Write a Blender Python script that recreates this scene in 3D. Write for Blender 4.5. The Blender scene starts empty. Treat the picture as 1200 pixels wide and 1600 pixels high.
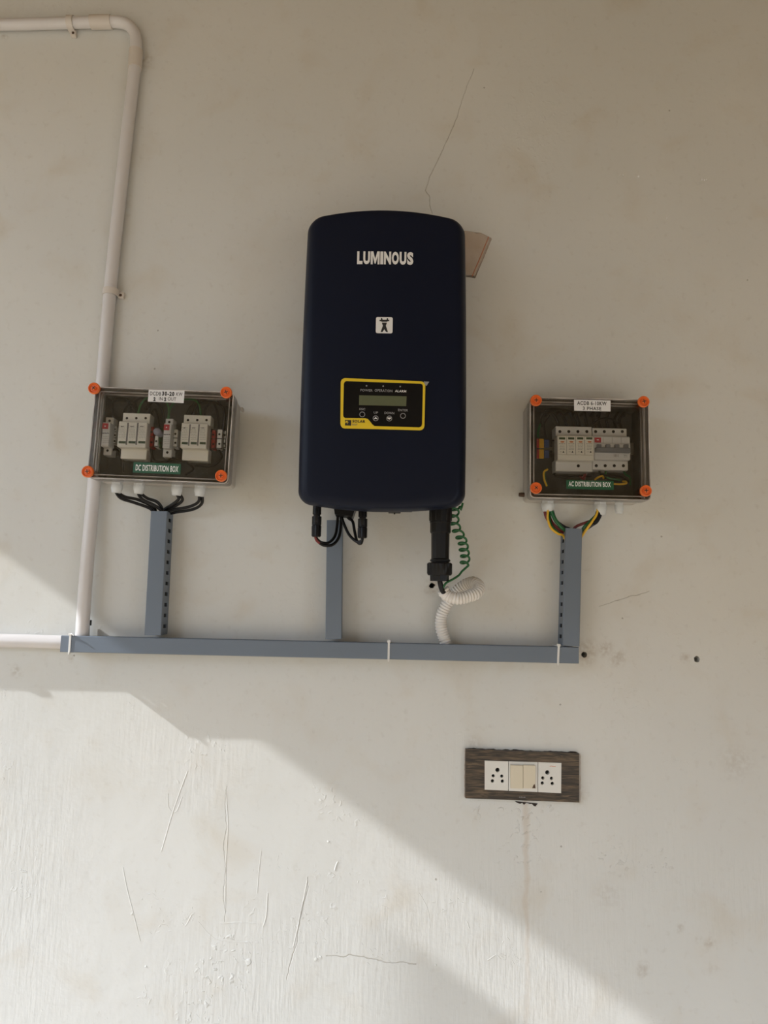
import bpy, bmesh, math, random
from mathutils import Vector, Matrix, geometry
random.seed(7)
C = bpy.context.scene.collection
MM = .001
H = 1500.0                     # height of the camera above the floor, mm
# ------------------------------------------------------------------ camera
F, VX, VY, RHO, DIST = 1180.0, 598.0, 948.0, .022, 1457.0
n_ = Vector((VX-600, -(VY-800), F)).normalized()
z_ = Vector((RHO, 1, 0)); z_ = (z_ - z_.dot(n_)*n_).normalized()
x_ = z_.cross(n_)
if x_.x < 0: x_ = -x_
# rows of Rw: world x, y, z expressed in (right, up, forward) of the camera
right = Vector((x_.x, n_.x, z_.x)); up = Vector((x_.y, n_.y, z_.y)); fwd = Vector((x_.z, n_.z, z_.z))
cd = bpy.data.cameras.new('camera'); co = bpy.data.objects.new('camera', cd); C.objects.link(co)
M = Matrix.Identity(4)
for i in range(3):
    M[i][0] = right[i]; M[i][1] = up[i]; M[i][2] = -fwd[i]
M[0][3], M[1][3], M[2][3] = 0, -DIST*MM, H*MM
co.matrix_world = M
cd.sensor_fit = 'VERTICAL'; cd.sensor_height = 36; cd.lens = 36*F/1600; cd.clip_start = .02
bpy.context.scene.camera = co
def W(px, py, d=0):            # point at distance d (mm) in front of the wall
    r = right*(px-600) + up*(-(py-800)) + fwd*F
    t = (DIST-d)/r.y
    return Vector((r.x*t, -d, H + r.z*t))
# ------------------------------------------------------------------ sky, sun, exposure
S = bpy.context.scene
S.view_settings.view_transform = 'Standard'; S.view_settings.look = 'None'
S.view_settings.gamma = 1; S.view_settings.use_curve_mapping = False
S.view_settings.exposure = -.2
wd = bpy.data.worlds.new('sky'); S.world = wd; wd.use_nodes = True
bg = wd.node_tree.nodes['Background']; bg.inputs[0].default_value = (.81, .95, 1.15, 1); bg.inputs[1].default_value = 3.9
SUNDIR = Vector((222, 45, -152))     # replaced by the measured shadow offset just below
_c = W(95, 1019, 45); _s = W(300, 1155, 0)
SUNDIR = (_s - _c).normalized()
sl = bpy.data.lights.new('sun', 'SUN'); sl.energy = 6.2; sl.angle = math.radians(.6); sl.color = (.98, .99, 1)
so = bpy.data.objects.new('sun', sl); C.objects.link(so); so.location = (-4, -1, 5)
so.rotation_euler = SUNDIR.to_track_quat('-Z', 'Y').to_euler()
# ------------------------------------------------------------------ materials
def mat(name, col, rough=.5, metal=0, var=.06, scale=30, bump=0, bscale=200, spec=.5, coat=0):
    m = bpy.data.materials.new(name); m.use_nodes = True
    nt = m.node_tree; b = nt.nodes['Principled BSDF']
    b.inputs['Roughness'].default_value = rough; b.inputs['Metallic'].default_value = metal
    b.inputs['Specular IOR Level'].default_value = spec
    if coat: b.inputs['Coat Weight'].default_value = coat
    tc = nt.nodes.new('ShaderNodeTexCoord'); n = nt.nodes.new('ShaderNodeTexNoise'); n.inputs['Scale'].default_value = scale
    n.inputs['Detail'].default_value = 4
    nt.links.new(tc.outputs['Object'], n.inputs['Vector'])
    mx = nt.nodes.new('ShaderNodeMix'); mx.data_type = 'RGBA'
    c = Vector(col)
    mx.inputs[6].default_value = (*(c*(1-var)), 1); mx.inputs[7].default_value = (*[min(1, v*(1+var)) for v in c], 1)
    nt.links.new(n.outputs['Fac'], mx.inputs[0]); nt.links.new(mx.outputs[2], b.inputs['Base Color'])
    if bump:
        n2 = nt.nodes.new('ShaderNodeTexNoise'); n2.inputs['Scale'].default_value = bscale
        nt.links.new(tc.outputs['Object'], n2.inputs['Vector'])
        bp = nt.nodes.new('ShaderNodeBump'); bp.inputs['Strength'].default_value = bump; bp.inputs['Distance'].default_value = .001
        nt.links.new(n2.outputs['Fac'], bp.inputs['Height']); nt.links.new(bp.outputs[0], b.inputs['Normal'])
    return m
def clear_mat(name, tcol, haze, hazecol, rough=.05, ior=1.45):
    m = bpy.data.materials.new(name); m.use_nodes = True; nt = m.node_tree
    for n in list(nt.nodes): nt.nodes.remove(n)
    N = nt.nodes.new; L = nt.links.new
    o = N('ShaderNodeOutputMaterial'); t = N('ShaderNodeBsdfTransparent'); t.inputs[0].default_value = (*tcol, 1)
    g = N('ShaderNodeBsdfGlossy'); g.inputs['Roughness'].default_value = rough
    d = N('ShaderNodeBsdfDiffuse'); tc = N('ShaderNodeTexCoord'); nz = N('ShaderNodeTexNoise'); nz.inputs['Scale'].default_value = 25
    L(tc.outputs['Object'], nz.inputs['Vector'])
    mr = N('ShaderNodeMapRange'); mr.inputs[1].default_value = .3; mr.inputs[2].default_value = .75
    mr.inputs[3].default_value = haze*.6; mr.inputs[4].default_value = min(1, haze*1.4); L(nz.outputs['Fac'], mr.inputs[0])
    d.inputs[0].default_value = (*hazecol, 1)
    m1 = N('ShaderNodeMixShader'); L(mr.outputs[0], m1.inputs[0]); L(t.outputs[0], m1.inputs[1]); L(d.outputs[0], m1.inputs[2])
    f = N('ShaderNodeFresnel'); f.inputs[0].default_value = ior
    m2 = N('ShaderNodeMixShader'); L(f.outputs[0], m2.inputs[0]); L(m1.outputs[0], m2.inputs[1]); L(g.outputs[0], m2.inputs[2])
    L(m2.outputs[0], o.inputs[0]); return m
MT = {
 'pvc': mat('white_pvc', (.66, .64, .64), .32, var=.05, scale=12),
 'pvc_joint': mat('cream_pvc_joint', (.64, .59, .54), .45),
 'duct': mat('grey_duct_plastic', (.15, .185, .235), .42, var=.07, scale=9),
 'navy': mat('navy_powder_coat', (.0045, .0078, .021), .42, var=.12, scale=6, bump=.05, bscale=900, spec=.2),
 'black': mat('black_plastic', (.008, .008, .009), .36, bump=.05, bscale=500, spec=.25),
 'matte': mat('matte_black_metal', (.012, .012, .013), .6),
 'cable': mat('black_cable_sheath', (.009, .009, .010), .4, spec=.3),
 'box': mat('grey_abs_enclosure', (.50, .47, .43), .45, var=.05, scale=15),
 'inner': mat('dark_sponge_lining', (.075, .078, .072), .9, var=.55, scale=45, bump=.6, bscale=160),
 'orange': mat('orange_screw_plastic', (.80, .17, .035), .42),
 'orange_dark': mat('orange_recess', (.55, .10, .02), .5),
 'device': mat('ivory_device_plastic', (.86, .84, .76), .4, var=.03),
 'device_grey': mat('pale_grey_device_plastic', (.70, .70, .69), .42, var=.03),
 'gland': mat('light_grey_nylon', (.62, .65, .67), .42, var=.05),
 'red': mat('red_print', (.48, .03, .045), .5),
 'redblock': mat('red_terminal_plastic', (.33, .02, .02), .45),
 'green_print': mat('dark_green_print', (.035, .075, .03), .5),
 'green_label': mat('green_label', (.012, .085, .038), .4),
 'white': mat('white_print', (.80, .80, .80), .5, var=.03),
 'paper': mat('white_sticker', (.74, .74, .75), .55, var=.03),
 'ink': mat('black_ink', (.015, .015, .017), .6),
 'greyink': mat('grey_ink', (.20, .19, .18), .6),
 'grey_print': mat('pale_grey_print', (.30, .30, .31), .55),
 'orange_print': mat('orange_print', (.65, .24, .10), .5),
 'yellow': mat('yellow_frame', (.80, .58, .03), .4, var=.05),
 'panel': mat('gloss_black_panel', (.008, .008, .009), .22, var=.3, scale=25, spec=.25),
 'lcd': mat('green_grey_lcd', (.115, .13, .075), .25, var=.07, scale=60),
 'yblock': mat('yellow_terminal_plastic', (.55, .30, .02), .45),
 'blue': mat('blue_terminal_plastic', (.02, .05, .15), .45),
 'gwire': mat('green_wire', (.012, .115, .035), .33),
 'ywire': mat('yellow_wire', (.75, .45, .03), .4),
 'rwire': mat('maroon_wire', (.16, .014, .014), .4),
 'nwire': mat('navy_wire', (.012, .014, .035), .4),
 'steel': mat('zinc_rail', (.30, .30, .29), .4, metal=.7),
 'tie': mat('white_nylon_tie', (.74, .74, .73), .35),
 'corr': mat('white_corrugated_pvc', (.74, .72, .70), .42, var=.04),
 'switch': mat('cream_switch_plastic', (.66, .60, .47), .35, var=.03),
 'plate': mat('white_module_plate', (.72, .71, .67), .35, var=.05),
 'plate_edge': mat('grey_bezel', (.16, .16, .17), .4),
 'hole': mat('dark_socket_pit', (.006, .006, .006), .8),
 'chip': mat('crumbled_plaster', (.50, .42, .36), .9, var=.3, scale=300),
 'dark_chip': mat('exposed_dark_gap', (.03, .022, .018), .9, var=.4, scale=200),
 'brown': mat('rusty_screw', (.10, .06, .04), .6, metal=.4),
 'hazecap': mat('smoky_plastic_lens', (.30, .30, .38), .2),
 'clear': clear_mat('clear_polycarbonate', (.985, .98, .97), .012, (.6, .55, .5)),
 'ridge': clear_mat('clear_edge_painted_highlight', (.85, .83, .82), .62, (.85, .80, .77), .2),  # milky white haze paints the bright highlights along the lid edges
 'frost': clear_mat('clear_polycarbonate_edge', (.95, .94, .93), .15, (.82, .77, .74), .15),
 'bag': clear_mat('dusty_polythene', (.95, .90, .86), .17, (.55, .42, .33), .3),
 'bag_strip': mat('red_zip_strip', (.38, .13, .06), .5),
 'floor': mat('pale_floor_tile', (.42, .33, .23), .5, scale=3),
 'ceil': mat('ceiling_paint', (.34, .24, .115), .8),
 'ext': mat('outer_render', (.52, .48, .40), .8),
}
def wood():
    m = bpy.data.materials.new('dark_wood_laminate'); m.use_nodes = True; nt = m.node_tree; N = nt.nodes.new; L = nt.links.new
    b = nt.nodes['Principled BSDF']; b.inputs['Roughness'].default_value = .42
    tc = N('ShaderNodeTexCoord'); mp = N('ShaderNodeMapping'); mp.inputs['Scale'].default_value = (14, 30, 150)
    L(tc.outputs['Object'], mp.inputs[0])
    n = N('ShaderNodeTexNoise'); n.inputs['Scale'].default_value = 1.6; n.inputs['Detail'].default_value = 8; n.inputs['Distortion'].default_value = 1.2
    L(mp.outputs[0], n.inputs['Vector'])
    cr = N('ShaderNodeValToRGB'); e = cr.color_ramp.elements
    e[0].position = .36; e[0].color = (.010, .007, .005, 1); e[1].position = .66; e[1].color = (.13, .088, .05, 1)
    k = cr.color_ramp.elements.new(.5); k.color = (.045, .030, .018, 1)
    L(n.outputs['Fac'], cr.inputs[0]); L(cr.outputs[0], b.inputs['Base Color']); return m
MT['wood'] = wood()
def wall_mat():
    m = bpy.data.materials.new('cream_painted_plaster'); m.use_nodes = True; nt = m.node_tree; N = nt.nodes.new; L = nt.links.new
    b = nt.nodes['Principled BSDF']; b.inputs['Roughness'].default_value = .62; b.inputs['Specular IOR Level'].default_value = .3
    tc = N('ShaderNodeTexCoord'); V = tc.outputs['Object']
    def noise(scale, vec=V, det=4, dist=0):
        n = N('ShaderNodeTexNoise'); n.inputs['Scale'].default_value = scale; n.inputs['Detail'].default_value = det
        n.inputs['Distortion'].default_value = dist; L(vec, n.inputs['Vector']); return n.outputs['Fac']
    def mth(op, a, b_=None, c=None, clamp=False):
        n = N('ShaderNodeMath'); n.operation = op; n.use_clamp = clamp
        for i, v in enumerate((a, b_, c)):
            if v is None: continue
            if isinstance(v, (int, float)): n.inputs[i].default_value = v
            else: L(v, n.inputs[i])
        return n.outputs[0]
    def ramp(v, a, b_, o0=0, o1=1):
        n = N('ShaderNodeMapRange'); n.interpolation_type = 'SMOOTHSTEP'
        n.inputs[1].default_value = a; n.inputs[2].default_value = b_; n.inputs[3].default_value = o0; n.inputs[4].default_value = o1
        L(v, n.inputs[0]); return n.outputs[0]
    def mixc(f, a, c):
        n = N('ShaderNodeMix'); n.data_type = 'RGBA'
        L(f, n.inputs[0])
        if isinstance(a, tuple): n.inputs[6].default_value = (*a, 1)
        else: L(a, n.inputs[6])
        n.inputs[7].default_value = (*c, 1); return n.outputs[2]
    big = noise(1.7, det=5); mid = noise(9, det=6, dist=.4); fine = noise(70, det=5)
    col = mixc(ramp(big, .35, .7), (.65, .655, .63), (.695, .695, .665))
    col = mixc(ramp(mid, .50, .8, 0, .42), col, (.58, .52, .42))
    col = mixc(ramp(fine, .55, .8, 0, .2), col, (.42, .38, .32))
    # sparse dark specks and nicks
    vo = N('ShaderNodeTexVoronoi'); vo.inputs['Scale'].default_value = 26; L(V, vo.inputs['Vector'])
    sep = N('ShaderNodeSeparateColor'); L(vo.outputs['Color'], sep.inputs[0])
    rad = mth('MULTIPLY', mth('GREATER_THAN', sep.outputs[0], .80), mth('MULTIPLY', sep.outputs[1], .055))
    spk = mth('LESS_THAN', mth('ADD', vo.outputs['Distance'], mth('MULTIPLY', noise(300), .035)), mth('ADD', rad, .012))
    col = mixc(mth('MULTIPLY', spk, .55), col, (.20, .17, .13))
    sx = N('ShaderNodeSeparateXYZ'); L(V, sx.inputs[0]); X, Z = sx.outputs[0], sx.outputs[2]
    wob = mth('MULTIPLY', mth('SUBTRACT', noise(14, det=4), .5), .035)
    Xw = mth('ADD', X, wob); Zw = mth('ADD', Z, wob)
    def seg(p, q, w):      # mask of a hairline between two photo points on the wall
        A = W(*p)*MM; B = W(*q)*MM; dx, dz = B.x-A.x, B.z-A.z; l2 = dx*dx+dz*dz
        ax = mth('SUBTRACT', Xw, A.x); az = mth('SUBTRACT', Zw, A.z)
        t = mth('DIVIDE', mth('ADD', mth('MULTIPLY', ax, dx), mth('MULTIPLY', az, dz)), l2, clamp=True)
        ex = mth('SUBTRACT', ax, mth('MULTIPLY', t, dx)); ez = mth('SUBTRACT', az, mth('MULTIPLY', t, dz))
        d = mth('SQRT', mth('ADD', mth('MULTIPLY', ex, ex), mth('MULTIPLY', ez, ez)))
        return ramp(d, w*.0004, w*.0016, 1, 0)
    crk = None
    for p, q, w in (((738, 110), (712, 190), .6), ((712, 190), (664, 298), .8), ((664, 298), (677, 332), .8), ((510, 1494), (650, 1506), .8),
                    ((450, 1530), (482, 1370), .7), ((935, 948), (1010, 928), .5), ((353, 1230), (351, 1440), .5)):
        s = seg(p, q, w); crk = s if crk is None else mth('MAXIMUM', crk, s)
    col = mixc(mth('MULTIPLY', crk, mth('MULTIPLY', mid, .75)), col, (.25, .21, .16))
    def blot(p, w, r, power=1):      # soft stain centred on a photo point
        A = W(*p)*MM; a = mth('SUBTRACT', Xw, A.x); c = mth('SUBTRACT', Zw, A.z)
        d = mth('SQRT', mth('ADD', mth('MULTIPLY', a, a), mth('MULTIPLY', c, c)))
        return mth('MULTIPLY', ramp(d, 0, r, 1, 0), w)
    st = None
    for p, w, r in (((1005, 1515), .35, .020), ((1060, 1453), .35, .012), ((1110, 1472), .4, .014), ((1093, 1465), .25, .01), ((1117, 1510), .25, .012),
                    ((915, 1020), .45, .035), ((945, 1014), .4, .02), ((965, 1030), .45, .022), ((1070, 1028), .4, .016), ((24, 1050), .4, .018),
                    ((105, 1034), .35, .010), ((676, 918), .5, .022), ((225, 95), .35, .03), ((8, 57), .45, .012), ((1150, 1190), .2, .05), ((900, 1240), .35, .03),
                    ((740, 1165), .25, .03), ((948, 1400), .18, .04)):
        s = blot(p, w, r); st = s if st is None else mth('MAXIMUM', st, s)
    col = mixc(mth('MULTIPLY', st, ramp(noise(120), .3, .65)), col, (.30, .22, .14))
    # thin run of brown water below the socket plate
    A = W(822, 1250)*MM
    run = mth('MULTIPLY', ramp(mth('ABSOLUTE', mth('SUBTRACT', Xw, A.x)), .001, .008, 1, 0), ramp(Z, A.z-.45, A.z, .25, .6))
    run = mth('MULTIPLY', run, mth('LESS_THAN', Z, A.z)); col = mixc(mth('MULTIPLY', run, .55), col, (.50, .38, .26))
    L(col, b.inputs['Base Color'])
    mp = N('ShaderNodeMapping'); mp.inputs['Scale'].default_value = (1, 1, .13); L(V, mp.inputs[0])
    brush = noise(150, mp.outputs[0], 3); bmask = ramp(noise(2.6, det=2), .40, .58)
    crust = mth('MULTIPLY', ramp(noise(95, det=5, dist=.6), .56, .72), ramp(noise(5, det=3), .54, .64))
    low = ramp(Z, 1.0, 1.45, 1, .25)
    h = mth('MULTIPLY', mth('MULTIPLY', brush, bmask), .34)
    h = mth('ADD', h, mth('MULTIPLY', crust, .55))
    h = mth('MULTIPLY', h, low)
    h = mth('ADD', h, mth('MULTIPLY', mid, .8)); h = mth('ADD', h, mth('MULTIPLY', noise(28, det=4), .3)); h = mth('ADD', h, mth('MULTIPLY', fine, .08))
    h = mth('SUBTRACT', h, mth('MULTIPLY', crk, .3)); h = mth('SUBTRACT', h, mth('MULTIPLY', spk, .4))
    bp = N('ShaderNodeBump'); bp.inputs['Strength'].default_value = .8; bp.inputs['Distance'].default_value = .0026
    L(h, bp.inputs['Height']); L(bp.outputs[0], b.inputs['Normal'])
    return m
MT['wall'] = wall_mat()
# ------------------------------------------------------------------ mesh builders (all in mm, depth d = distance in front of the wall = -y)
def catmull(P, k):
    P = [Vector(p) for p in P]
    if len(P) < 3: return [P[0].lerp(P[1], i/k) for i in range(k+1)]
    Q = [2*P[0]-P[1]] + P + [2*P[-1]-P[-2]]; out = []
    for i in range(1, len(Q)-2):
        a, b, c, d = Q[i-1:i+3]
        for j in range(k):
            t = j/k; out.append(.5*((2*b)+(c-a)*t+(2*a-5*b+4*c-d)*t*t+(3*b-a-3*c+d)*t**3))
    out.append(P[-1]); return out
class MB:
    def __init__(s): s.bm = bmesh.new()
    def box(s, x0, x1, d0, d1, z0, z1, bev=0, seg=2, taper=None):
        vs = []
        for d, t in ((d0, 0), (d1, 1)):
            tx = taper or 0
            for x, z in ((x0+tx*t, z0+tx*t), (x1-tx*t, z0+tx*t), (x1-tx*t, z1-tx*t), (x0+tx*t, z1-tx*t)): vs.append(s.bm.verts.new((x, -d, z)))
        fs = [s.bm.faces.new([vs[i] for i in q]) for q in ((0,3,2,1),(4,5,6,7),(0,1,5,4),(1,2,6,5),(2,3,7,6),(3,0,4,7))]
        bmesh.ops.recalc_face_normals(s.bm, faces=fs)
        if bev:
            es = list({e for f in fs for e in f.edges})
            bmesh.ops.bevel(s.bm, geom=es, offset=bev, segments=seg, affect='EDGES', profile=.5)
        return s
    def rings(s, rings, cap0=True, cap1=True, closed=True):
        R = [[s.bm.verts.new(p) for p in r] for r in rings]; n = len(R[0]); fs = []
        for a, b in zip(R, R[1:]):
            for i in range(n if closed else n-1):
                j = (i+1) % n; fs.append(s.bm.faces.new((a[i], a[j], b[j], b[i])))
        if cap0: fs.append(s.bm.faces.new(R[0][::-1]))
        if cap1: fs.append(s.bm.faces.new(R[-1]))
        bmesh.ops.recalc_face_normals(s.bm, faces=fs); return s
    def tube(s, pts, r, n=12, k=8, smooth=True):     # pts in local mm (x, -d, z); r a number or function of t 0..1
        P = catmull(pts, k) if smooth else [Vector(p) for p in pts]
        up_ = None; rg = []
        for i, p in enumerate(P):
            t = (P[min(i+1, len(P)-1)]-P[max(i-1, 0)]).normalized()
            if up_ is None: up_ = t.orthogonal().normalized()
            up_ = (up_-t*up_.dot(t)).normalized(); v = t.cross(up_)
            rr = r(i/(len(P)-1)) if callable(r) else r
            rg.append([p+up_*rr*math.cos(a)+v*rr*math.sin(a) for a in [2*math.pi*j/n for j in range(n)]])
        return s.rings(rg)
    def lathe(s, c, prof, n=28, axis='z', flute=0, fl=(0, 0), rot=0):   # prof [(t, r)], c local mm centre, axis z (t downwards negative) or d
        rg = []
        for t, r in prof:
            ring = []
            for j in range(n):
                a = 2*math.pi*j/n+rot; q = r
                if flute and fl[0] <= t <= fl[1] and j % 2: q = r-flute
                if axis == 'z': ring.append(Vector((c[0]+q*math.cos(a), c[1]+q*math.sin(a), c[2]+t)))
                elif axis == 'd': ring.append(Vector((c[0]+q*math.cos(a), c[1]-t, c[2]+q*math.sin(a))))
                else: ring.append(Vector((c[0]+t, c[1]+q*math.cos(a), c[2]+q*math.sin(a))))
            rg.append(ring)
        return s.rings(rg)
    def prism(s, poly, d0, d1):                        # poly in (x, z)
        return s.rings([[Vector((x, -d0, z)) for x, z in poly], [Vector((x, -d1, z)) for x, z in poly]])
    def holed(s, outer, holes, a0, a1, f=lambda u, v, w: (u, -w, v), bottoms=False):   # plate with real holes; f maps (u, v, depth) to a point
        pts = [Vector(p) for p in outer]; loops = [list(range(len(outer)))]
        for h in holes:
            b = len(pts); pts += [Vector(p) for p in h]; loops.append(list(range(b, b+len(h))))
        r = geometry.delaunay_2d_cdt(pts, [], loops, 1, 1e-5)
        vv, ff = r[0], r[2]
        def inside(p, poly):
            c = False; j = len(poly)-1
            for i in range(len(poly)):
                (xi, yi), (xj, yj) = poly[i], poly[j]
                if (yi > p[1]) != (yj > p[1]) and p[0] < (xj-xi)*(p[1]-yi)/(yj-yi)+xi: c = not c
                j = i
            return c
        keep = []
        for t in ff:
            cx = sum(vv[i].x for i in t)/len(t); cy = sum(vv[i].y for i in t)/len(t)
            if inside((cx, cy), outer) and not any(inside((cx, cy), h) for h in holes): keep.append(t)
        A = [s.bm.verts.new(f(v.x, v.y, a0)) for v in vv]; B = [s.bm.verts.new(f(v.x, v.y, a1)) for v in vv]; fs = []
        edges = {}
        for t in keep:
            fs.append(s.bm.faces.new([B[i] for i in t])); fs.append(s.bm.faces.new([A[i] for i in reversed(t)]))
            for i in range(len(t)):
                e = (t[i], t[(i+1) % len(t)]); k = tuple(sorted(e)); edges[k] = None if k in edges else e
        for e in edges.values():
            if e: fs.append(s.bm.faces.new((A[e[0]], A[e[1]], B[e[1]], B[e[0]])))
        bmesh.ops.recalc_face_normals(s.bm, faces=fs)
        loose = [v for v in A+B if not v.link_faces]
        bmesh.ops.delete(s.bm, geom=loose, context='VERTS'); return s
    def build(s, name, m, parent=None, angle=35, **kw):
        for v in s.bm.verts: v.co *= MM
        me = bpy.data.meshes.new(name); s.bm.to_mesh(me); s.bm.free()
        for p in me.polygons: p.use_smooth = True
        me.set_sharp_from_angle(angle=math.radians(angle))
        me.materials.append(MT[m]); return link(name, me, parent, **kw)
def link(name, me, parent=None, **kw):
    o = bpy.data.objects.new(name, me); C.objects.link(o)
    if parent is not None: o.parent = parent
    for k, v in kw.items(): o[k] = v
    return o
def thing(name, label, cat, loc, rot=0, group=None):     # loc world mm; rot about the wall normal, degrees (anticlockwise as seen)
    o = bpy.data.objects.new(name, None); C.objects.link(o)
    o.location = loc*MM; o.rotation_euler = (0, -math.radians(rot), 0); o.empty_display_size = .02
    o['label'] = label; o['category'] = cat
    if group: o['group'] = group
    o['_'] = 0; del o['_']
    return o
def L(root, px, py, d):                                   # photo point at depth d -> local mm of a thing
    m = Matrix.Translation(root.location) @ root.rotation_euler.to_matrix().to_4x4()
    return (m.inverted() @ (W(px, py, d)*MM))/MM
def Lp(root, pts): return [L(root, *p) for p in pts]
def text(body, name, m, root, x0, x1, z0, z1, d, bold=0, thick=.25, surf=None, parent=None, slant=0, rot=0):
    cu = bpy.data.curves.new(name, 'FONT'); cu.body = body; cu.size = 1; cu.offset = bold; cu.resolution_u = 3; cu.fill_mode = 'FRONT'; cu.space_character = 1+bold*5
    t = bpy.data.objects.new(name, cu); C.objects.link(t)
    me = bpy.data.meshes.new_from_object(t.evaluated_get(bpy.context.evaluated_depsgraph_get()))
    bpy.data.objects.remove(t); bpy.data.curves.remove(cu)
    xs = [v.co.x for v in me.vertices]; ys = [v.co.y for v in me.vertices]
    ax, bx, ay, by = min(xs), max(xs), min(ys), max(ys)
    cs, sn = math.cos(math.radians(rot)), math.sin(math.radians(rot)); cx, cz = (x0+x1)/2, (z0+z1)/2
    for v in me.vertices:
        zz = (v.co.y-ay)/(by-ay)*(z1-z0)+z0-cz; xx = (v.co.x-ax)/(bx-ax)*(x1-x0)+x0-cx+slant*zz
        X = cx+xx*cs-zz*sn; Zc = cz+xx*sn+zz*cs
        dd = (surf(X, Zc) if surf else d)+thick
        v.co = (X*MM, -dd*MM, Zc*MM)
    me.name = name; me.materials.append(MT[m])
    # the font mesh faces +z; after the mapping it has to face the viewer (-y)
    if me.polygons and me.polygons[0].normal.y > 0: me.flip_normals()
    return link(name, me, parent or root)
def rrect(x0, x1, z0, z1, r, n=5):
    out = []
    for cx, cz, a in ((x1-r, z1-r, 0), (x0+r, z1-r, 90), (x0+r, z0+r, 180), (x1-r, z0+r, 270)):
        for i in range(n+1):
            t = math.radians(a+90*i/n); out.append((cx+r*math.cos(t), cz+r*math.sin(t)))
    return out
def circ(cx, cz, r, n=16, jit=0): return [(cx+r*(1+random.uniform(-jit, jit))*math.cos(2*math.pi*i/n), cz+r*(1+random.uniform(-jit, jit))*math.sin(2*math.pi*i/n)) for i in range(n)]

# ================================================================== THE SETTING
xl = -2250.0
mb = MB(); holes = []
for px, py, r, j in ((913, 1023, 5.6, .06), (1089, 1030, 5.8, .10), (675, 915, 5.5, .22)):
    p = W(px, py, 0); holes.append(circ(p.x, p.z, r, 18, j))
mb.holed([(-2400, 0), (3200, 0), (3200, 3000), (-2400, 3000)], holes, -60, 0)
wall = mb.build('wall_back', 'wall', kind='structure')
mb = MB()
for h in holes: mb.prism(h, -60.5, -45)
mb.build('drill_hole_bottom', 'dark_chip', wall)
MB().box(-6000, 6000, -60, 8000, -80, 0).build('floor', 'floor', kind='structure')
MB().box(xl, 3200, -60, 2600, 2880, 3150).build('ceiling', 'ceil', kind='structure')
MB().box(3100, 3200, 0, 2600, 0, 2990).build('wall_right', 'ceil', kind='structure')
MB().box(-1500, 3200, 2500, 2600, 1720, 2990).build('blocker_wall_front', 'ceil', kind='structure')  # unseen wall, added to darken the right side and the lid reflections
MB().box(-6000, -5800, -60, 8000, 0, 2700).build('blocker_wall_left', 'ceil', kind='structure')  # unseen wall, added to block low sky and darken the upper plaster
MB().box(-6000, 6000, 7800, 8000, 0, 2150).build('blocker_wall_far', 'ceil', kind='structure')  # unseen wall, added and sized to limit sky light from the front
a1 = W(0, 850, 0); a2 = W(1000, 1600, 0)
sl_ = -SUNDIR.z/SUNDIR.x
zb = (a1.z+sl_*(a1.x-(xl-60)) + a2.z+sl_*(a2.x-(xl-60)))/2     # unseen side beam's underside, placed so its edge throws the long diagonal shadow
MB().box(xl-60, xl, 0, 2600, zb, 3150).build('shadow_caster_1', 'ext', kind='structure')
b1 = W(752, 1553, 0); zp = b1.z+sl_*(b1.x-(xl-15)); e1 = W(640, 1545, 0); y1 = (e1.x-xl)*SUNDIR.y/SUNDIR.x
MB().box(xl-30, xl-10, y1, y1+420, zp-260, zp, 3).build('shadow_caster_2', 'ext', kind='structure')  # unseen board, added to cast the soft shadow patch low on the wall

# plaster ridges and runs that catch the grazing sun
mb = MB()
for pts, r in (([(192, 1355), (199, 1390), (208, 1425), (219, 1470)], 1.0), ([(293, 1205), (280, 1240), (268, 1275), (252, 1330)], .9),
               ([(262, 1240), (264, 1262), (275, 1268), (285, 1245)], .8), ([(353, 1235), (356, 1290), (353, 1350), (352, 1425)], .9),
               ([(408, 1330), (404, 1365), (402, 1395)], .8), ([(480, 1375), (473, 1412), (466, 1445), (458, 1480)], 1.1),
               ([(418, 1395), (416, 1430), (411, 1448)], 1.2), ([(345, 1443), (372, 1441), (400, 1443)], .7), ([(528, 1346), (525, 1352), (523, 1360)], 1.6),
               ([(285, 1442), (290, 1446), (300, 1428)], .9), ([(310, 1440), (330, 1462), (350, 1470), (395, 1472)], .6),
               ([(655, 1395), (668, 1420), (672, 1450)], .6), ([(762, 1500), (775, 1492), (782, 1498), (790, 1500)], .8), ([(730, 1440), (733, 1450)], 1)):
    mb.tube([W(px, py, -r*.55) for px, py in pts], r, 8, 6)
rnd = random.Random(3)
for i in range(150):      # crusty patches of old paint
    c = rnd.choice(((240, 1395, 22), (395, 1468, 45), (300, 1430, 20), (480, 1475, 30), (580, 1490, 30), (700, 1415, 22), (560, 1365, 45), (250, 1440, 18), (440, 1350, 40), (230, 1560, 16), (795, 1490, 16)))
    px, py = rnd.gauss(c[0], c[2]*.5), rnd.gauss(c[1], 9); a = rnd.uniform(-.5, 2.2); l = rnd.uniform(1, 3.2); r = rnd.uniform(.35, .75)
    mb.tube([W(px-l*math.cos(a), py-l*math.sin(a), -r*.6), W(px, py+rnd.uniform(-1, 1), -r*.35), W(px+l*math.cos(a), py+l*math.sin(a), -r*.6)], r, 6, 3)
for px, py, r in ((513, 1315, 2.2), (494, 1499, 3.0), (501, 1495, 1.8), (681, 1508, 2.0), (228, 1510, 1.8), (206, 1428, 2)):
    mb.lathe(W(px, py, 0), [(-1, r*1.25), (.5, r), (.9, r*.4)], 10, 'd')
mb.build('plaster_ridge', 'wall', wall, kind='stuff')

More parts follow.
